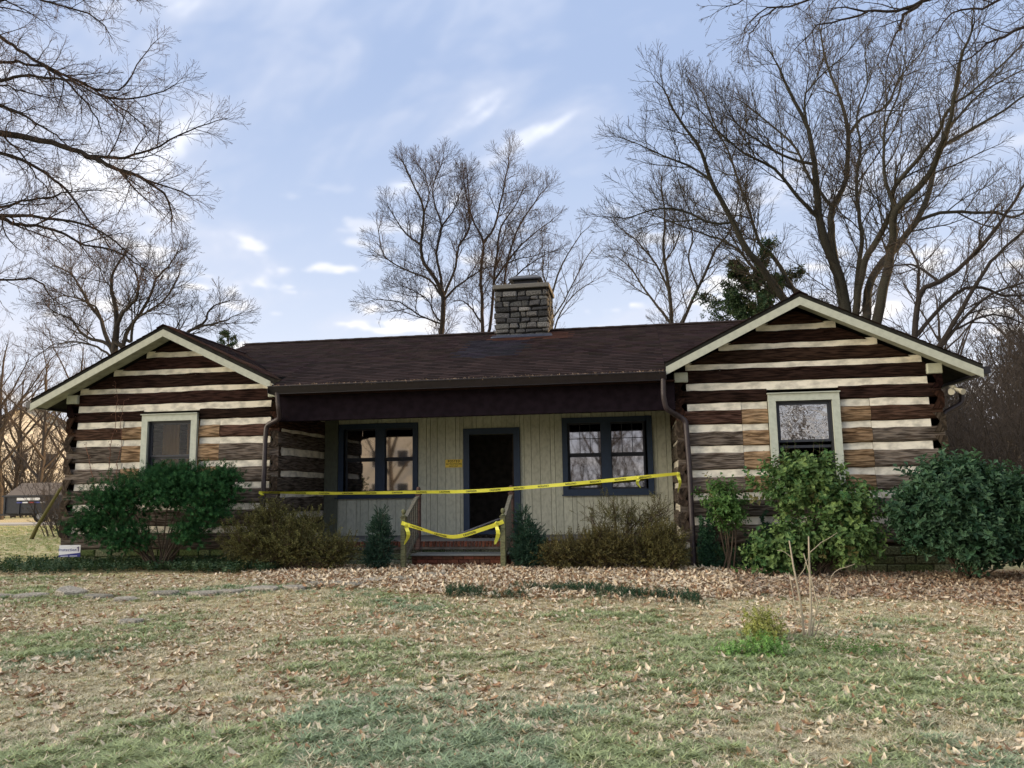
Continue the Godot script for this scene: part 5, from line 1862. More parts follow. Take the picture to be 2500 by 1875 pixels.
	shrub("bedding_plant", V3(1.85, 0.02, 7.1), "low sparse green runner right of the bare canes", [[V3(0, 0.04, 0), V3(0.35, 0.07, 0.22)], [V3(0.35, 0.03, 0.1), V3(0.3, 0.06, 0.2)]], 300, "oval", Color(0.08, 0.16, 0.04), Color(0.18, 0.27, 0.09), 0.4, 0, 0.5, 0.5, "plants in the lawn bed")
	var cn := thing("bare_shrub", V3(1.66, ground(1.66, 6.5), 6.5), "pale leafless canes standing in the small lawn bed", "shrub")
	var cm := MB.new()
	for e: Array in [[V3(-0.02, 0, 0), V3(-0.05, 0.45, 0.02), V3(-0.11, 0.98, 0.0), 0.016], [V3(0.02, 0, 0.02), V3(0.07, 0.5, 0.0), V3(0.09, 1.02, -0.02), 0.017], [V3(0.05, 0, 0), V3(0.12, 0.35, 0.05), V3(0.02, 0.85, 0.03), 0.010], [V3(0.08, 0, -0.02), V3(0.2, 0.3, 0.0), V3(0.27, 0.62, 0.05), 0.008], [V3(0.0, 0, 0.03), V3(-0.1, 0.3, 0.06), V3(-0.14, 0.66, 0.05), 0.008], [V3(0.27, 0.62, 0.05), V3(0.36, 0.7, 0.05), V3(0.5, 0.75, 0.08), 0.005], [V3(0.09, 0.86, 0.0), V3(0.2, 0.96, 0.02), V3(0.36, 1.06, 0.04), 0.005], [V3(-0.09, 0.8, 0), V3(-0.16, 0.86, 0.02), V3(-0.24, 0.88, 0.02), 0.005], [V3(-0.05, 0.6, 0), V3(0.02, 0.7, 0.03), V3(0.07, 0.8, 0.0), 0.006], [V3(0.17, 0.25, 0.02), V3(0.26, 0.5, 0.06), V3(0.34, 0.58, 0.09), 0.006]]:
		cm.col = Color(0.42, 0.36, 0.27) * rng.randf_range(0.75, 1.1)
		cm.tube(PackedVector3Array([e[0], e[0].lerp(e[1], 0.5) + spin() * 0.012, e[1], e[1].lerp(e[2], 0.5) + spin() * 0.012, e[2]]), e[3], e[3] * 0.5, 6, true)
	obj("canes", cm, M.twig, cn)


# ---------------------------------------------------------------- lawn, leaves, path
func lawn() -> void:
	# flagstones of the sunken path
	var stones := [[-9.5, 4.62, 0.42, 0.0], [-8.95, 4.55, 0.34, 0.0], [-8.36, 4.42, 0.36, 0.3], [-7.75, 4.62, 0.3, 0.0], [-7.2, 4.82, 0.28, 0.0], [-6.95, 4.25, 0.33, 0.0], [-6.4, 4.2, 0.36, 0.0], [-6.05, 4.0, 0.26, 0.0], [-5.65, 3.72, 0.38, 0.0], [-5.2, 3.62, 0.3, 0.0], [-4.9, 3.2, 0.40, 0.0], [-4.4, 3.28, 0.34, 0.0], [-4.3, 2.75, 0.40, 0.0], [-3.85, 2.5, 0.33, 0.0], [-3.5, 1.85, 0.36, 0.0], [-6.0, 6.4, 0.22, 0.0], [-10.2, 4.75, 0.4, 0.0]]
	stones.sort_custom(func(p, q): return p[0] < q[0])
	var order := 0
	for e: Array in stones:
		var mb := MB.new()
		mb.col = Color(0.50, 0.45, 0.37).lerp(Color(0.33, 0.30, 0.24), rng.randf())
		var m := 7
		var top := PackedVector3Array()
		var rim := PackedVector3Array()
		var a0 := rng.randf() * TAU
		for k in m:
			var a := -(a0 + TAU * (k + rng.randf_range(-0.2, 0.2)) / m)
			var r: float = e[2] * rng.randf_range(0.5, 0.85)
			top.push_back(V3(cos(a) * r, 0.022 + rng.randf() * 0.006, sin(a) * r * 0.72))
			rim.push_back(V3(cos(a) * (r + 0.012), 0.008, sin(a) * (r * 0.72 + 0.012)))
		for k in m:
			var j := (k + 1) % m
			mb.tri(V3(0, 0.026, 0), top[k], top[j])
			mb.quad(rim[k], rim[j], top[j], top[k])
			mb.quad(rim[k] - V3(0, 0.06, 0), rim[j] - V3(0, 0.06, 0), rim[j], rim[k])
		var o := obj(numbered("flagstone"), mb, M.stone, self)
		o.position = V3(e[0], ground(e[0], e[1]) + 0.032, e[1])
		if e[3] > 0:
			o.rotation = V3(0.12, 0.3, -0.14)
			o.position.y += 0.05
			tag(o, "tilted flagstone standing proud of the path at the left of the lawn", "flagstone", "flagstones of the sunken path")
		elif e[1] > 6:
			tag(o, "lone pale stone lying in the grass in front of the path", "flagstone", "flagstones of the sunken path")
		else:
			order += 1
			tag(o, "half sunk flagstone, %s from the left among the flat ones in the path" % ["first", "second", "third", "fourth", "fifth", "sixth", "seventh", "eighth", "ninth", "tenth", "eleventh", "twelfth", "thirteenth", "fourteenth", "fifteenth"][order - 1], "flagstone", "flagstones of the sunken path")
	# grass
	var tuft := MB.new()
	var r := RandomNumberGenerator.new()
	r.seed = 5
	for k in 13:
		var a := r.randf() * TAU
		var b := V3(r.randfn() * 0.022, -0.004, r.randfn() * 0.022)
		var h := r.randf_range(0.018, 0.038)
		var lean := V3(cos(a), 0, sin(a)) * h * r.randf_range(0.8, 2.0)
		var s := V3(-sin(a), 0, cos(a)) * 0.0028
		var mid := b + V3(0, h * 0.7, 0) + lean * 0.4
		var tip := b + V3(0, h, 0) + lean
		tuft.col = Color.WHITE * r.randf_range(0.55, 1.3)
		tuft.quad(b - s, b + s, mid + s * 0.8, mid - s * 0.8)
		tuft.tri(mid - s * 0.8, mid + s * 0.8, tip)
	var rows := []
	var tries := 0
	while rows.size() < 98000 and tries < 400000:
		tries += 1
		# the strip of lawn from the path to past the camera's feet
		var z := 10.9 - pow(rng.randf(), 1.5) * 8.6
		var half := (15.0 - z) * 0.75 + 1.0
		var x := -(15.0 - z) * 0.16 + rng.randf_range(-half, half)
		if rng.randf() < bed(x, z) * 0.93:
			continue
		var g := green(x, z)
		var thin := soft.get_noise_2d(x * 60.0, z * 60.0)
		if thin < -0.22 and rng.randf() < 0.6:
			continue
		var dry := rng.randf()
		var col := Color(0.80, 0.71, 0.49).lerp(Color(0.60, 0.52, 0.35), rng.randf())
		if dry < 0.06 + 0.88 * g:
			col = Color(0.33, 0.40, 0.19).lerp(Color(0.48, 0.53, 0.25), rng.randf())
			if patchy.get_noise_2d(x * 0.8 + 40.0, z * 0.8) > 0.1:
				col = col.lerp(Color(0.30, 0.40, 0.26), 0.6)
		rows.append([Transform3D(Basis(Vector3.UP, rng.randf() * TAU).scaled(Vector3.ONE * rng.randf_range(0.6, 1.4) * (0.75 + 0.55 * g) * (1.0 + 0.9 * maxf(thin, 0.0))), V3(x, ground(x, z), z)), col])
	var gr := scatter("grass", self, tuft.mesh(M.blade), rows)
	tag(gr, "short winter lawn of mixed green and straw coloured grass", "grass", "", "stuff")
	rows = []
	for k in 16000:
		var x := rng.randf_range(-34.0, -12.4)
		var z := rng.randf_range(-20.0, 7.0)
		rows.append([Transform3D(Basis(Vector3.UP, rng.randf() * TAU).scaled(Vector3.ONE * rng.randf_range(1.0, 2.4)), V3(x, ground(x, z), z)), Color(0.6, 0.54, 0.28).lerp(Color(0.34, 0.42, 0.16), rng.randf())])
	gr = scatter("grass", self, gr.multimesh.mesh, rows)
	tag(gr, "side yard grass beyond the left house corner", "grass", "", "stuff")
	# dead leaves: three curled shapes
	for kind in 3:
		var lf := MB.new()
		var l: float = [0.085, 0.07, 0.1][kind]
		var w: float = [0.036, 0.042, 0.034][kind]
		var curl: float = [0.022, 0.012, 0.03][kind]
		var segs := 4
		var prev := []
		for q in segs + 1:
			var t := float(q) / segs
			var ww := w * sin(PI * clampf(t * 0.9 + 0.06, 0, 1)) / 2
			var y := curl * (1.0 - pow(2 * t - 1, 2)) * -1.0 + curl
			var tw: float = (t - 0.5) * [0.8, -0.5, 1.2][kind]
			var side := V3(0, sin(tw), cos(tw)) * ww
			var c := V3((t - 0.5) * l, y, 0)
			var rowp := [c - side + V3(0, ww * 0.5, 0), c, c + side + V3(0, ww * 0.5, 0)]
			if q > 0:
				lf.col = Color.WHITE * (1.0 if q % 2 else 0.88)
				lf.quad(prev[1], rowp[1], rowp[0], prev[0])
				lf.quad(prev[2], rowp[2], rowp[1], prev[1])
			prev = rowp
		rows = []
		for k in 30000:
			var x := 0.0
			var z := 0.0
			var inbed := k % 3 == 0
			if inbed:
				z = rng.randf_range(0.4, 4.9)
				x = rng.randf_range(-8.4, 7.5)
				if rng.randf() > bed(x, z) or (z < 0.9 and x > -4.3 and x < -2.5 and z < 0.32):
					continue
			else:
				z = 10.9 - pow(rng.randf(), 1.25) * 9.0
				var half := (15.0 - z) * 0.75 + 1.0
				x = -(15.0 - z) * 0.16 + rng.randf_range(-half, half)
				var clump := soft.get_noise_2d(x * 35.0, z * 35.0 + 200.0) + 0.5 * patchy.get_noise_2d(x, z + 9.0)
				if clump < rng.randf_range(-0.38, 0.4):
					continue
			var nrm := (Vector3.UP + spin() * (0.55 if inbed else 0.4)).normalized()
			var bs := facing(nrm, (rng.randf_range(0.5, 1.2) if rng.randf() < 0.85 else 1.45) * (1.05 if inbed else 0.85))
			var col := Color(0.54, 0.43, 0.29).lerp(Color(0.78, 0.67, 0.50), rng.randf())
			if rng.randf() < 0.3:
				col = Color(0.27, 0.155, 0.085).lerp(Color(0.40, 0.25, 0.14), rng.randf())
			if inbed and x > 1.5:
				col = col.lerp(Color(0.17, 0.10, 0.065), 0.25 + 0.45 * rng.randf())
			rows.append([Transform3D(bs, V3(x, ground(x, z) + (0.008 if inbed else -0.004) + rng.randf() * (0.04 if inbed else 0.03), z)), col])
		var o := scatter("fallen_leaves", self, lf.mesh(M.litter), rows)
		tag(o, ["narrow tan fallen leaves scattered over lawn and bed", "broad tan fallen leaves scattered over lawn and bed", "curled brown fallen leaves scattered over lawn and bed"][kind], "leaves", "fallen leaves", "stuff")


# ---------------------------------------------------------------- trees
func wander(from: Vector3, dir: Vector3, long: float, steps: int, shake: float, lift: float) -> PackedVector3Array:
	var out := PackedVector3Array([from])
	var d := dir
	var p := from
	for k in steps:
		d = (d + spin() * shake + Vector3.UP * lift).normalized()
		p += d * long / steps
		out.push_back(p)
	return out


func branch(trunk: MB, crown: MB, pts: PackedVector3Array, r0: float, r1: float, lv: int, P: Dictionary) -> void:
	var target := trunk if lv <= 1 else crown
	target.col = P.tone if lv <= 1 else P.twig
	target.off = Vector2(rng.randf() * 3.0, rng.randf() * 3.0)
	target.tube(pts, r0, r1, [9, 4, 3, 3][mini(lv, 3)])
	if lv >= P.depth:
		return
	var m := pts.size()
	var long := 0.0
	for k in m - 1:
		long += pts[k].distance_to(pts[k + 1])
	var sp: float = P.space[lv]
	var s: float = long * P.start[lv] + rng.randf() * sp
	var side := rng.randf() * TAU
	while s < long:
		var d := 0.0
		var k := 0
		while k < m - 2 and d + pts[k].distance_to(pts[k + 1]) < s:
			d += pts[k].distance_to(pts[k + 1])
			k += 1
		var seg := pts[k + 1] - pts[k]
		var t := s / long
		var tan := seg.normalized()
		var p := pts[k] + tan * (s - d)
		side += 2.4 + rng.randf_range(-0.5, 0.5)
		var ax := tan.cross(Vector3.UP if absf(tan.y) < 0.9 else Vector3.RIGHT).normalized().rotated(tan, side)
		var dir := tan.rotated(ax, rng.randf_range(0.5, 1.0))
		dir = (dir + Vector3.UP * P.up[lv]).normalized()
		var l: float = P.len[lv] * rng.randf_range(0.5, 1.2) * (1.0 - 0.6 * t)
		var rr := lerpf(r0, r1, t)
		var cr := minf(rr * 0.62, 0.004 + l * 0.011)
		branch(trunk, crown, wander(p, dir, l, [5, 3, 2][mini(lv, 2)], P.shake, P.lift), cr, maxf(cr * 0.35, P.tip), lv + 1, P)
		s += sp * rng.randf_range(0.6, 1.4)
	# the limb runs out in a fork of thinner ones
	if lv < P.depth:
		var tan := (pts[m - 1] - pts[m - 2]).normalized()
		for q in 2:
			branch(trunk, crown, wander(pts[m - 1], (tan + spin() * 0.35).normalized(), P.len[lv] * rng.randf_range(0.2, 0.4), 3, P.shake, P.lift), r1, P.tip, maxi(lv + 1, 1), P)


func splined(a: PackedVector3Array, shake: float) -> PackedVector3Array:
	var out := PackedVector3Array()
	for k in a.size() - 1:
		var p0 := a[maxi(k - 1, 0)]
		var p3 := a[mini(k + 2, a.size() - 1)]
		for q in 3:
			var t := q / 3.0
			var p := a[k].cubic_interpolate(a[k + 1], p0, p3, t)
			out.push_back(p + (spin() * shake if k + q > 0 else Vector3.ZERO))
	out.push_back(a[a.size() - 1])
	return out


func params(space: Array, lens: Array, tone: Color, twig: Color, more := {}) -> Dictionary:
	var d := {"depth": 3, "space": space, "len": lens, "start": [0.25, 0.12, 0.1], "up": [0.15, 0.12, 0.1], "shake": 0.2, "lift": 0.05, "tone": tone, "twig": twig, "tip": 0.0046}
	d.merge(more, true)
	return d


func traced(called: String, label: String, data: Array, P: Dictionary, stem: Array, sd: int, group := "") -> Node3D:
	# a tree grown from its main limbs; limbs that start in the air run down to the stem or to the ground
	rng.seed = sd
	var o := thing(called, data[0] + V3(0, ground(data[0].x, data[0].z) - 0.05, 0), label, "tree", group)
	var trunk := MB.new()
	var crown := MB.new()
	var paths: Array[PackedVector3Array] = []
	if stem:
		var sp := splined(PackedVector3Array(stem[0]), 0.03)
		trunk.col = P.tone
		trunk.tube(sp, stem[1], stem[2], 12)
		paths.append(sp)
	for l: Array in data[1]:
		var flat: Array = l[0]
		var pts := PackedVector3Array()
		for k in flat.size() / 3:
			pts.push_back(V3(flat[k * 3], flat[k * 3 + 1], flat[k * 3 + 2]))
		var best := 1e9
		var hit := Vector3.ZERO
		for q in paths:
			for p in q:
				if p.distance_to(pts[0]) < best:
					best = p.distance_to(pts[0])
					hit = p
		var r0: float = l[1] * P.get("thick", 1.0)
		var first := pts.size()
		if stem:
			if best > 0.35:
				var low := Vector3.ZERO
				var bd := 1e9
				for p in paths[0]:
					var dd := absf(p.y - (pts[0].y - 0.9))
					if dd < bd:
						bd = dd
						low = p
				pts.insert(0, low)
		elif best > 0.9:
			var b := pts[0]
			pts.insert(0, V3(b.x * 0.75, b.y * 0.5, b.z * 0.75))
			pts.insert(0, V3(b.x * 0.45, -0.2, b.z * 0.45))
		elif best > 0.05:
			pts.insert(0, hit)
		var sp := splined(pts, 0.02)
		paths.append(sp)
		branch(trunk, crown, sp, r0 * (1.2 if pts.size() > first + 1 else 1.0), l[2] * P.get("thick", 1.0), 0, P)
	obj("trunk", trunk, M.bark, o)
	obj("crown", crown, M.twig, o)
	return o


func wild(called: String, at: Vector3, label: String, h: float, spread: float, limbs: int, P: Dictionary, sd: int, group := "") -> Node3D:
	rng.seed = sd
	var o := thing(called, at, label, "tree", group)
	var trunk := MB.new()
	var crown := MB.new()
	var r := h * 0.013
	var ax := splined(wander(V3(0, -0.2, 0), Vector3.UP, h * 0.75, 5, 0.1, 0.2), 0.03)
	branch(trunk, crown, ax, r, r * 0.25, 0, P)
	for k in limbs:
		var t := lerpf(0.22, 0.8, (k + rng.randf() * 0.7) / limbs)
		var p := ax[int(t * (ax.size() - 1))]
		var a := k * 2.4 + rng.randf()
		var d := V3(cos(a), rng.randf_range(0.6, 1.5), sin(a)).normalized()
		branch(trunk, crown, splined(wander(p, d, spread * rng.randf_range(0.7, 1.15) * (1.15 - 0.5 * t), 5, 0.16, 0.07), 0.02), r * (0.7 - 0.45 * t), r * 0.14, 0, P)
	obj("trunk", trunk, M.bark, o)
	obj("crown", crown, M.twig, o)
	return o


func thicket(called: String, at: Vector3, label: String, h: float, wide: float, stems: int, P: Dictionary, sd: int, group := "") -> Node3D:
	rng.seed = sd
	var o := thing(called, at, label, "shrub", group)
	var trunk := MB.new()
	var crown := MB.new()
	for k in stems:
		var a := rng.randf() * TAU
		var b := V3(cos(a), 0, sin(a)) * rng.randf() * wide * 0.35
		var d := V3(cos(a) * rng.randf() * 0.8, 1.0, sin(a) * rng.randf() * 0.8).normalized()
		branch(trunk, crown, wander(b, d, h * rng.randf_range(0.6, 1.1), 6, 0.2, 0.03), 0.03, 0.008, 1, P)
	obj("stems", trunk, M.bark, o)
	obj("crown", crown, M.twig, o)
	return o


func evergreen(called: String, at: Vector3, label: String, h: float, w: float, count: int, sd: int) -> Node3D:
	rng.seed = sd
	var o := thing(called, at, label, "tree")
	var trunk := MB.new()
	trunk.col = Color(0.07, 0.055, 0.045)
	var ax := wander(V3(0, -0.2, 0), Vector3.UP, h, 8, 0.05, 0.2)
	trunk.tube(ax, 0.14, 0.02, 8)
	var rows := []
	var twigs := 60
	for k in twigs:
		var t := lerpf(0.12, 0.97, (k + 0.5) / twigs)
		var p := ax[0].lerp(ax[8], t)
		var a := k * 2.4 + rng.randf() * 0.6
		var l := w * (1.05 - t * 0.8) * rng.randf_range(0.55, 1.15)
		var bp := wander(p, V3(cos(a), rng.randf_range(0.1, 0.7), sin(a)).normalized(), l, 4, 0.14, 0.06)
		trunk.tube(bp, 0.03 * (1.1 - t), 0.006, 4)
		for q in int(count / twigs):
			var s := rng.randf_range(0.25, 1.0)
			var f := s * 4.0
			var j := mini(int(f), 3)
			var c := bp[j].lerp(bp[j + 1], f - j) + spin() * rng.randf() * 0.32 * (0.5 + l * 0.3)
			rows.append([Transform3D(facing(V3(cos(a), 0.4, sin(a)) + spin() * 0.7, rng.randf_range(0.9, 1.7)), c), Color(0.02, 0.045, 0.022).lerp(Color(0.055, 0.085, 0.035), rng.randf())])
	obj("trunk", trunk, M.bark, o)
	merged("crown", o, spray("broad"), M.leaf, rows)
	return o


func trees() -> void:
	var bark := Color(0.085, 0.078, 0.066)
	var twig := Color(0.048, 0.04, 0.035)
	var big := params([0.30, 0.18, 0.105], [2.8, 1.2, 0.55], Color(0.085, 0.08, 0.066), twig, {"thick": 0.86})
	traced("shade_tree", "huge many stemmed bare tree towering behind the right wing", LIMBS_BIG, big, [], 101, "bare trees around the house")
	traced("shade_tree", "dark leaning bare tree reaching right beyond the right eave", LIMBS_RIGHT, params([0.28, 0.18, 0.12], [1.9, 0.9, 0.4], Color(0.075, 0.065, 0.055), Color(0.055, 0.044, 0.036)), [], 102, "bare trees around the house")
	traced("shade_tree", "slim bare tree with forked stems left of the evergreen behind the ridge", LIMBS_SLIM, params([0.27, 0.155, 0.1], [2.1, 1.0, 0.46], bark, twig), [], 103, "bare trees around the house")
	traced("shade_tree", "dark round headed bare tree left of the chimney", LIMBS_CENTER, params([0.24, 0.135, 0.08], [2.0, 0.95, 0.46], Color(0.06, 0.053, 0.047), Color(0.048, 0.038, 0.034)), [], 104, "bare trees around the house")
	traced("shade_tree", "tall slender bare tree directly behind the chimney", LIMBS_CENTRE2, params([0.25, 0.145, 0.085], [2.0, 1.0, 0.48], Color(0.08, 0.066, 0.056), Color(0.055, 0.045, 0.038)), [], 105, "bare trees around the house")
	traced("shade_tree", "pale distant bare tree just right of the chimney", LIMBS_PALE, params([0.5, 0.32, 0.22], [2.6, 1.3, 0.6], Color(0.085, 0.075, 0.065), Color(0.06, 0.05, 0.043)), [], 106, "bare trees around the house")
	traced("shade_tree", "wide bare tree behind the left gable with one limb over the ridge", LIMBS_LEFT, params([0.26, 0.15, 0.095], [2.2, 1.0, 0.46], Color(0.085, 0.072, 0.062), Color(0.06, 0.05, 0.043)), [], 107, "bare trees around the house")
	traced("shade_tree", "near tree whose dark limbs sweep in from the left edge over the lawn", LIMBS_NEAR, params([0.18, 0.11, 0.075], [1.15, 0.56, 0.25], Color(0.05, 0.043, 0.038), Color(0.07, 0.05, 0.042), {"up": [0.0, 0.0, 0.02], "lift": -0.01, "tip": 0.0026, "thick": 1.55, "start": [0.12, 0.1, 0.1]}), [[V3(-2.4, -0.2, 0.0), V3(-2.2, 3.0, 0.0), V3(-1.9, 6.0, 0.05), V3(-1.5, 9.0, 0.0), V3(-1.2, 13.0, 0.0)], 0.34, 0.16], 108, "bare trees around the house")
	traced("shade_tree", "near tree whose twigs hang in from the top right corner", LIMBS_OVER, params([0.16, 0.10, 0.07], [0.65, 0.34, 0.16], Color(0.06, 0.05, 0.045), Color(0.07, 0.055, 0.045), {"up": [0.0, 0.0, 0.0], "lift": -0.01, "tip": 0.0022, "thick": 1.4, "start": [0.12, 0.1, 0.1]}), [[V3(3.4, -0.2, 0.5), V3(3.2, 3.0, 0.4), V3(2.9, 6.0, 0.2), V3(2.4, 9.0, 0.0), V3(2.2, 12.0, 0.0)], 0.3, 0.14], 109, "bare trees around the house")
	evergreen("evergreen_tree", V3(4.8, 0.1, -12.0), "dark broadleaf evergreen rising behind the ridge beside the right gable", 9.4, 4.8, 7500, 201)
	evergreen("evergreen_tree", V3(-21.2, 0.1, -22.0), "small distant evergreen tip between the left gable and the main roof", 10.4, 1.7, 1500, 202)
	# woods behind: a few grown trees, then copies of them
	var far := params([0.7, 0.45, 0.3], [2.6, 1.3, 0.6], Color(0.095, 0.082, 0.068), Color(0.075, 0.062, 0.052), {"tip": 0.006})
	var w1 := wild("far_tree", V3(-41.0, ground(-41, -30), -30.0), "sunlit bare tree furthest left before the pale house", 15.0, 6.0, 10, far, 301, "bare trees of the far woods")
	var w2 := wild("far_tree", V3(-36.5, ground(-36.5, -28.0), -28.0), "second sunlit bare tree from the left before the pale house", 13.0, 5.0, 9, far, 302, "bare trees of the far woods")
	var w3 := wild("far_tree", V3(-26.5, ground(-26.5, -42), -42.0), "low fan shaped far tree behind the main ridge left of the chimney", 15.5, 7.0, 12, far, 303, "bare trees of the far woods")
	var copies := [[w1, -44.0, -41.0, 1.0, 1.15, "far bare tree rising behind the pale house at the left edge"], [w2, -33.0, -36.0, 2.2, 1.05, "far bare tree just left of the left wing's eave"], [w3, -47.0, -33.0, 0.4, 1.0, "broad far tree at the very left edge above the trailer"], [w1, -29.0, -44.0, 3.1, 0.95, "far bare tree behind the left gable"], [w3, -19.0, -52.0, 1.3, 1.12, "second low fan shaped far tree beside the dark round headed tree"], [w2, -40.0, -24.0, 4.0, 0.9, "bare tree close behind the trailer"], [w1, -45.0, -35.5, 5.0, 0.9, "bare tree standing right before the pale house"], [w3, -37.5, -32.5, 2.4, 0.8, "low bare tree between the trailer and the pale house"],
		[w1, 17.0, -30.0, 0.5, 0.8, "bare hillside tree just right of the right wing"], [w2, 22.0, -31.0, 2.0, 0.9, "second bare hillside tree right of the right wing"], [w3, 27.0, -38.0, 3.0, 0.8, "broad bare tree high on the right hillside"], [w2, 14.0, -34.0, 5.0, 0.85, "bare tree at the foot of the right hillside"], [w1, 24.0, -22.0, 4.2, 0.7, "small bare hillside tree at the right edge"], [w2, 33.0, -46.0, 1.1, 1.0, "highest bare tree on the right hillside"], [w1, 12.0, -45.0, 2.6, 0.9, "far bare tree seen through the limbs right of the gable"], [w3, 9.0, -40.0, 0.9, 0.8, "far bare tree behind the right gable"],
		[w1, -17.0, 33.0, 0.3, 1.0, "bare tree across the street mirrored in the left porch windows"], [w2, -2.0, 29.0, 1.7, 1.0, "bare tree across the street mirrored in the right porch windows"], [w3, 9.5, 30.0, 2.9, 1.0, "bare tree across the street mirrored in the wing window"], [w2, 13.0, 27.0, 4.4, 1.0, "bare tree across the street at the far end"], [w1, 2.0, 34.0, 5.4, 1.0, "second bare tree across the street mirrored in the right porch windows"]]
	for e: Array in copies:
		copy_of(e[0], V3(e[1], ground(e[1], e[2]) - 0.1, e[2]), e[3], e[4], e[5])
	# brush on the right slope
	var br := params([0.4, 0.22, 0.14], [1.4, 0.9, 0.45], Color(0.095, 0.082, 0.068), Color(0.085, 0.07, 0.058), {"tip": 0.008, "start": [0.1, 0.1, 0.1]})
	var t1 := thicket("brush_thicket", V3(11.0, ground(11, -12), -12.0), "tangled brown brush right of the glossy evergreen bush", 4.2, 3.5, 26, br, 401, "brush on the right slope")
	var t2 := thicket("brush_thicket", V3(10.9, ground(10.9, -8.5), -8.5), "olive brown brush at the right edge behind the glossy bush", 4.6, 3.5, 26, br, 402, "brush on the right slope")
	var spots := [[t1, 12.6, -17.5, 1.0, 1.1, "brush thicket low on the right slope"], [t2, 15.0, -22.5, 2.0, 1.2, "brush thicket half way up the right slope"], [t1, 18.5, -19.0, 3.0, 1.2, "brush thicket at the right edge of the slope"], [t2, 20.5, -28.0, 4.0, 1.4, "brush thicket high on the right slope"], [t1, 13.5, -28.0, 5.0, 1.3, "brush thicket behind the right wing's eave"], [t2, 24.0, -34.0, 0.5, 1.5, "brush thicket near the crest of the right slope"], [t1, 17.5, -35.0, 1.5, 1.5, "brush thicket far up behind the right trees"],
		[t1, -20.5, -10.5, 0.2, 0.55, "small bare brush left of the left house corner"], [t2, -24.5, -15.5, 1.2, 0.6, "small bare brush before the trailer"], [t1, -38.0, -36.0, 2.2, 1.1, "brush thicket before the pale house"], [t2, -43.0, -35.0, 3.3, 1.5, "taller brush thicket before the pale house"], [t1, -46.5, -38.0, 0.7, 1.6, "brush thicket at the left edge before the pale house"], [t2, 8.5, 26.0, 0.0, 1.2, "brush across the street mirrored in the wing window"], [t1, -3.0, 27.0, 1.0, 1.4, "brush across the street mirrored low in the right porch windows"], [t2, 1.5, 28.0, 2.0, 1.5, "second brush across the street mirrored in the right porch windows"]]
	for k in 22:
		var s := lerpf(30.0, 72.0, pow(k / 21.0, 0.8))
		var an := deg_to_rad(rng.randf_range(16.0, 29.0))
		spots.append([t1 if k % 2 else t2, sin(an) * s, 15.0 - cos(an) * s, k * 1.3, rng.randf_range(1.0, 1.6), "brown brush thicket on the wooded right slope"])
	for e: Array in spots:
		copy_of(e[0], V3(e[1], ground(e[1], e[2]) - 0.05, e[2]), e[3], e[4], e[5])


# ---------------------------------------------------------------- things far behind
func plain_house(at: Vector3, turn: float, label: String, wall: Color, roof: Color, w: float, d: float, h: float, rise: float) -> void:
	var o := thing("neighbour_house", at, label, "house", "", turn)
	var mb := MB.new()
	mb.col = wall
	mb.box(V3(0, h / 2 - 0.3, 0), V3(w, h + 0.6, d))
	mb.quad(V3(-w / 2, h, d / 2), V3(w / 2, h, d / 2), V3(0, h + rise, d / 2), V3(0, h + rise, d / 2))
	mb.quad(V3(w / 2, h, -d / 2), V3(-w / 2, h, -d / 2), V3(0, h + rise, -d / 2), V3(0, h + rise, -d / 2))
	obj("wall", mb, M.paint, o)
	for s: float in [-1.0, 1.0]:
		var r := MB.new()
		r.col = roof
		var e0 := V3(s * (w / 2 + 0.4), h - 0.4 * rise / (w / 2) + 0.1, d / 2 + 0.4)
		var e1 := e0 - V3(0, 0, d + 0.8)
		var r0 := V3(0, h + rise + 0.1, d / 2 + 0.4)
		var r1 := r0 - V3(0, 0, d + 0.8)
		if s > 0:
			r.slab(e0, e1, r1, r0, V3(0, -0.12, 0))
		else:
			r.slab(e1, e0, r0, r1, V3(0, -0.12, 0))
		obj("roof", r, M.shingle, o)
	var floors := int(h / 2.7)
	for f in floors:
		for k in int(w / 2.2):
			var x := -w / 2 + 1.2 + k * 2.2
			var fr := MB.new()
			fr.col = Color(0.7, 0.69, 0.66)
			frame_ring(fr, V3(x, 1.6 + f * 2.7, d / 2 + 0.02), 0.9, 1.35, 0.1, 0.06)
			var wn := obj("window", fr, M.paint, o)
			var pn := MB.new()
			pn.col = Color(0.04, 0.045, 0.055)
			pn.box(V3(x, 1.6 + f * 2.7, d / 2 + 0.01), V3(0.9, 1.35, 0.02))
			obj("pane", pn, M.metal, wn)


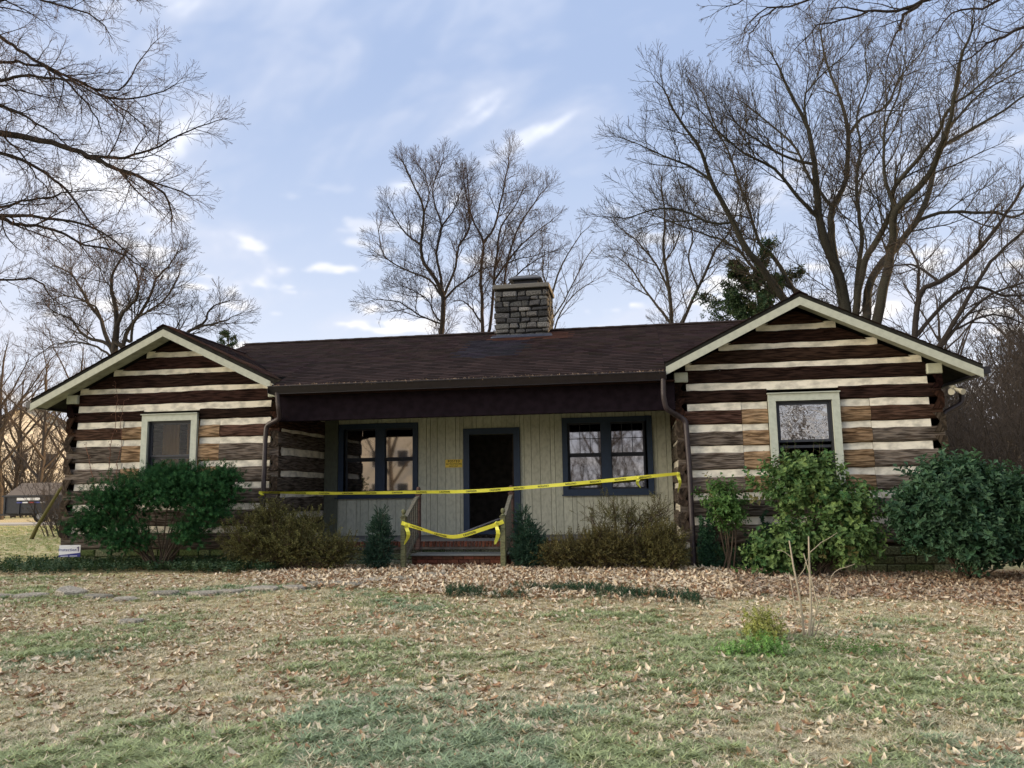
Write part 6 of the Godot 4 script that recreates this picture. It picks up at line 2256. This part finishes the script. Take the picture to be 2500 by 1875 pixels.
func far_things() -> void:
	rng.seed = 77
	plain_house(V3(-57.0, ground(-57, -49), -49.0), 0.85, "large pale cream house in sunlight beyond the trees at the left edge", Color(0.78, 0.75, 0.68), Color(0.09, 0.08, 0.075), 12.0, 11.0, 6.2, 3.0)
	plain_house(V3(-22.0, ground(-22, 46), 46.0), PI, "pale house across the street mirrored in the porch windows", Color(0.6, 0.57, 0.5), Color(0.1, 0.09, 0.085), 13.0, 9.0, 5.6, 3.0)
	# concrete drive
	var dv := MB.new()
	dv.col = Color(0.48, 0.45, 0.40)
	var a := V3(-46.0, 0, -19.3)
	var b := V3(-18.0, 0, -23.8)
	var n := V3(0.156, 0, 0.988) * 1.3
	for k in 12:
		var p := a.lerp(b, k / 12.0)
		var q := a.lerp(b, (k + 1) / 12.0)
		var y0 := ground(p.x, p.z) + 0.09
		var y1 := ground(q.x, q.z) + 0.09
		dv.slab(V3(p.x, y0, p.z) + n, V3(q.x, y1, q.z) + n, V3(q.x, y1, q.z) - n, V3(p.x, y0, p.z) - n, V3(0, -0.2, 0))
	struct("driveway", dv, M.mortar)
	# dump trailer
	var o := thing("dump_trailer", V3(-33.6, ground(-33.6, -25.0), -25.0), "black dump trailer with a brown tarp parked on the drive left of the house", "trailer", "", 0.16)
	var bed_mb := MB.new()
	bed_mb.col = Color(0.018, 0.02, 0.028)
	bed_mb.rounded(V3(0.4, 1.0, 0), V3(4.4, 1.0, 2.0), 0.04)
	for k in 6:
		bed_mb.box(V3(-1.7 + k * 0.82, 1.0, 1.02), V3(0.09, 0.98, 0.06))
	bed_mb.box(V3(0.4, 1.5, 1.03), V3(4.5, 0.1, 0.1))
	obj("bed", bed_mb, M.metal, o)
	var tp := MB.new()
	tp.col = Color(0.16, 0.125, 0.095)
	tp.slab(V3(-1.75, 1.5, 1.02), V3(2.6, 1.5, 1.02), V3(2.3, 2.25, 0.1), V3(-1.35, 2.25, 0.1), V3(0, -0.03, 0))
	tp.slab(V3(2.6, 1.5, -1.0), V3(-1.75, 1.5, -1.0), V3(-1.35, 2.25, 0.1), V3(2.3, 2.25, 0.1), V3(0, -0.03, 0))
	tp.tri(V3(-1.75, 1.5, -1.0), V3(-1.75, 1.5, 1.02), V3(-1.35, 2.25, 0.1))
	tp.tri(V3(2.6, 1.5, 1.02), V3(2.6, 1.5, -1.0), V3(2.3, 2.25, 0.1))
	obj("tarp", tp, M.litter, o)
	var pl := MB.new()
	pl.col = Color(0.75, 0.74, 0.7)
	pl.box(V3(-0.35, 1.33, 1.065), V3(1.3, 0.14, 0.01))
	obj("name_plate", pl, M.print, o)
	for k in 5:
		var rf := MB.new()
		rf.col = [Color(0.05, 0.06, 0.25), Color(0.7, 0.7, 0.7), Color(0.4, 0.03, 0.03), Color(0.05, 0.06, 0.25), Color(0.7, 0.7, 0.7)][k]
		rf.box(V3(-0.85 + k * 0.33, 1.14, 1.058), V3(0.3, 0.07, 0.01))
		obj("reflector", rf, M.print, o)
	for x: float in [0.3, 1.2]:
		for s: float in [-1.0, 1.0]:
			var ty := MB.new()
			ty.col = Color(0.02, 0.02, 0.02)
			ty.tube(PackedVector3Array([V3(x, 0.36, s * 0.75), V3(x, 0.36, s * 0.98)]), 0.36, 0.36, 18, true)
			var wh := obj("wheel", ty, M.dark, o)
			var rm := MB.new()
			rm.col = Color(0.3, 0.3, 0.3)
			rm.tube(PackedVector3Array([V3(x, 0.36, s * 0.96), V3(x, 0.36, s * 0.99)]), 0.2, 0.18, 14, true)
			obj("rim", rm, M.metal, wh)
	var tg := MB.new()
	tg.col = Color(0.02, 0.02, 0.025)
	tg.box(V3(-2.6, 0.45, 0), V3(1.9, 0.1, 0.12))
	tg.box(V3(0.4, 0.46, 0), V3(4.2, 0.1, 1.3))
	obj("chassis", tg, M.metal, o)
	# leaning mossy pole
	var po := MB.new()
	po.col = Color(0.16, 0.15, 0.07)
	var p0 := V3(-21.0, ground(-21, -9.4) - 0.1, -9.4)
	po.tube(PackedVector3Array([Vector3.ZERO, V3(1.0, 0.55, 0.9), V3(2.2, 1.15, 1.9), V3(3.4, 1.75, 2.9), V3(4.2, 2.1, 3.4)]), 0.07, 0.035, 9, true)
	var pm := obj("leaning_trunk", po, M.bark, self)
	pm.position = p0
	tag(pm, "thin mossy dead trunk leaning towards the left house corner", "dead trunk")
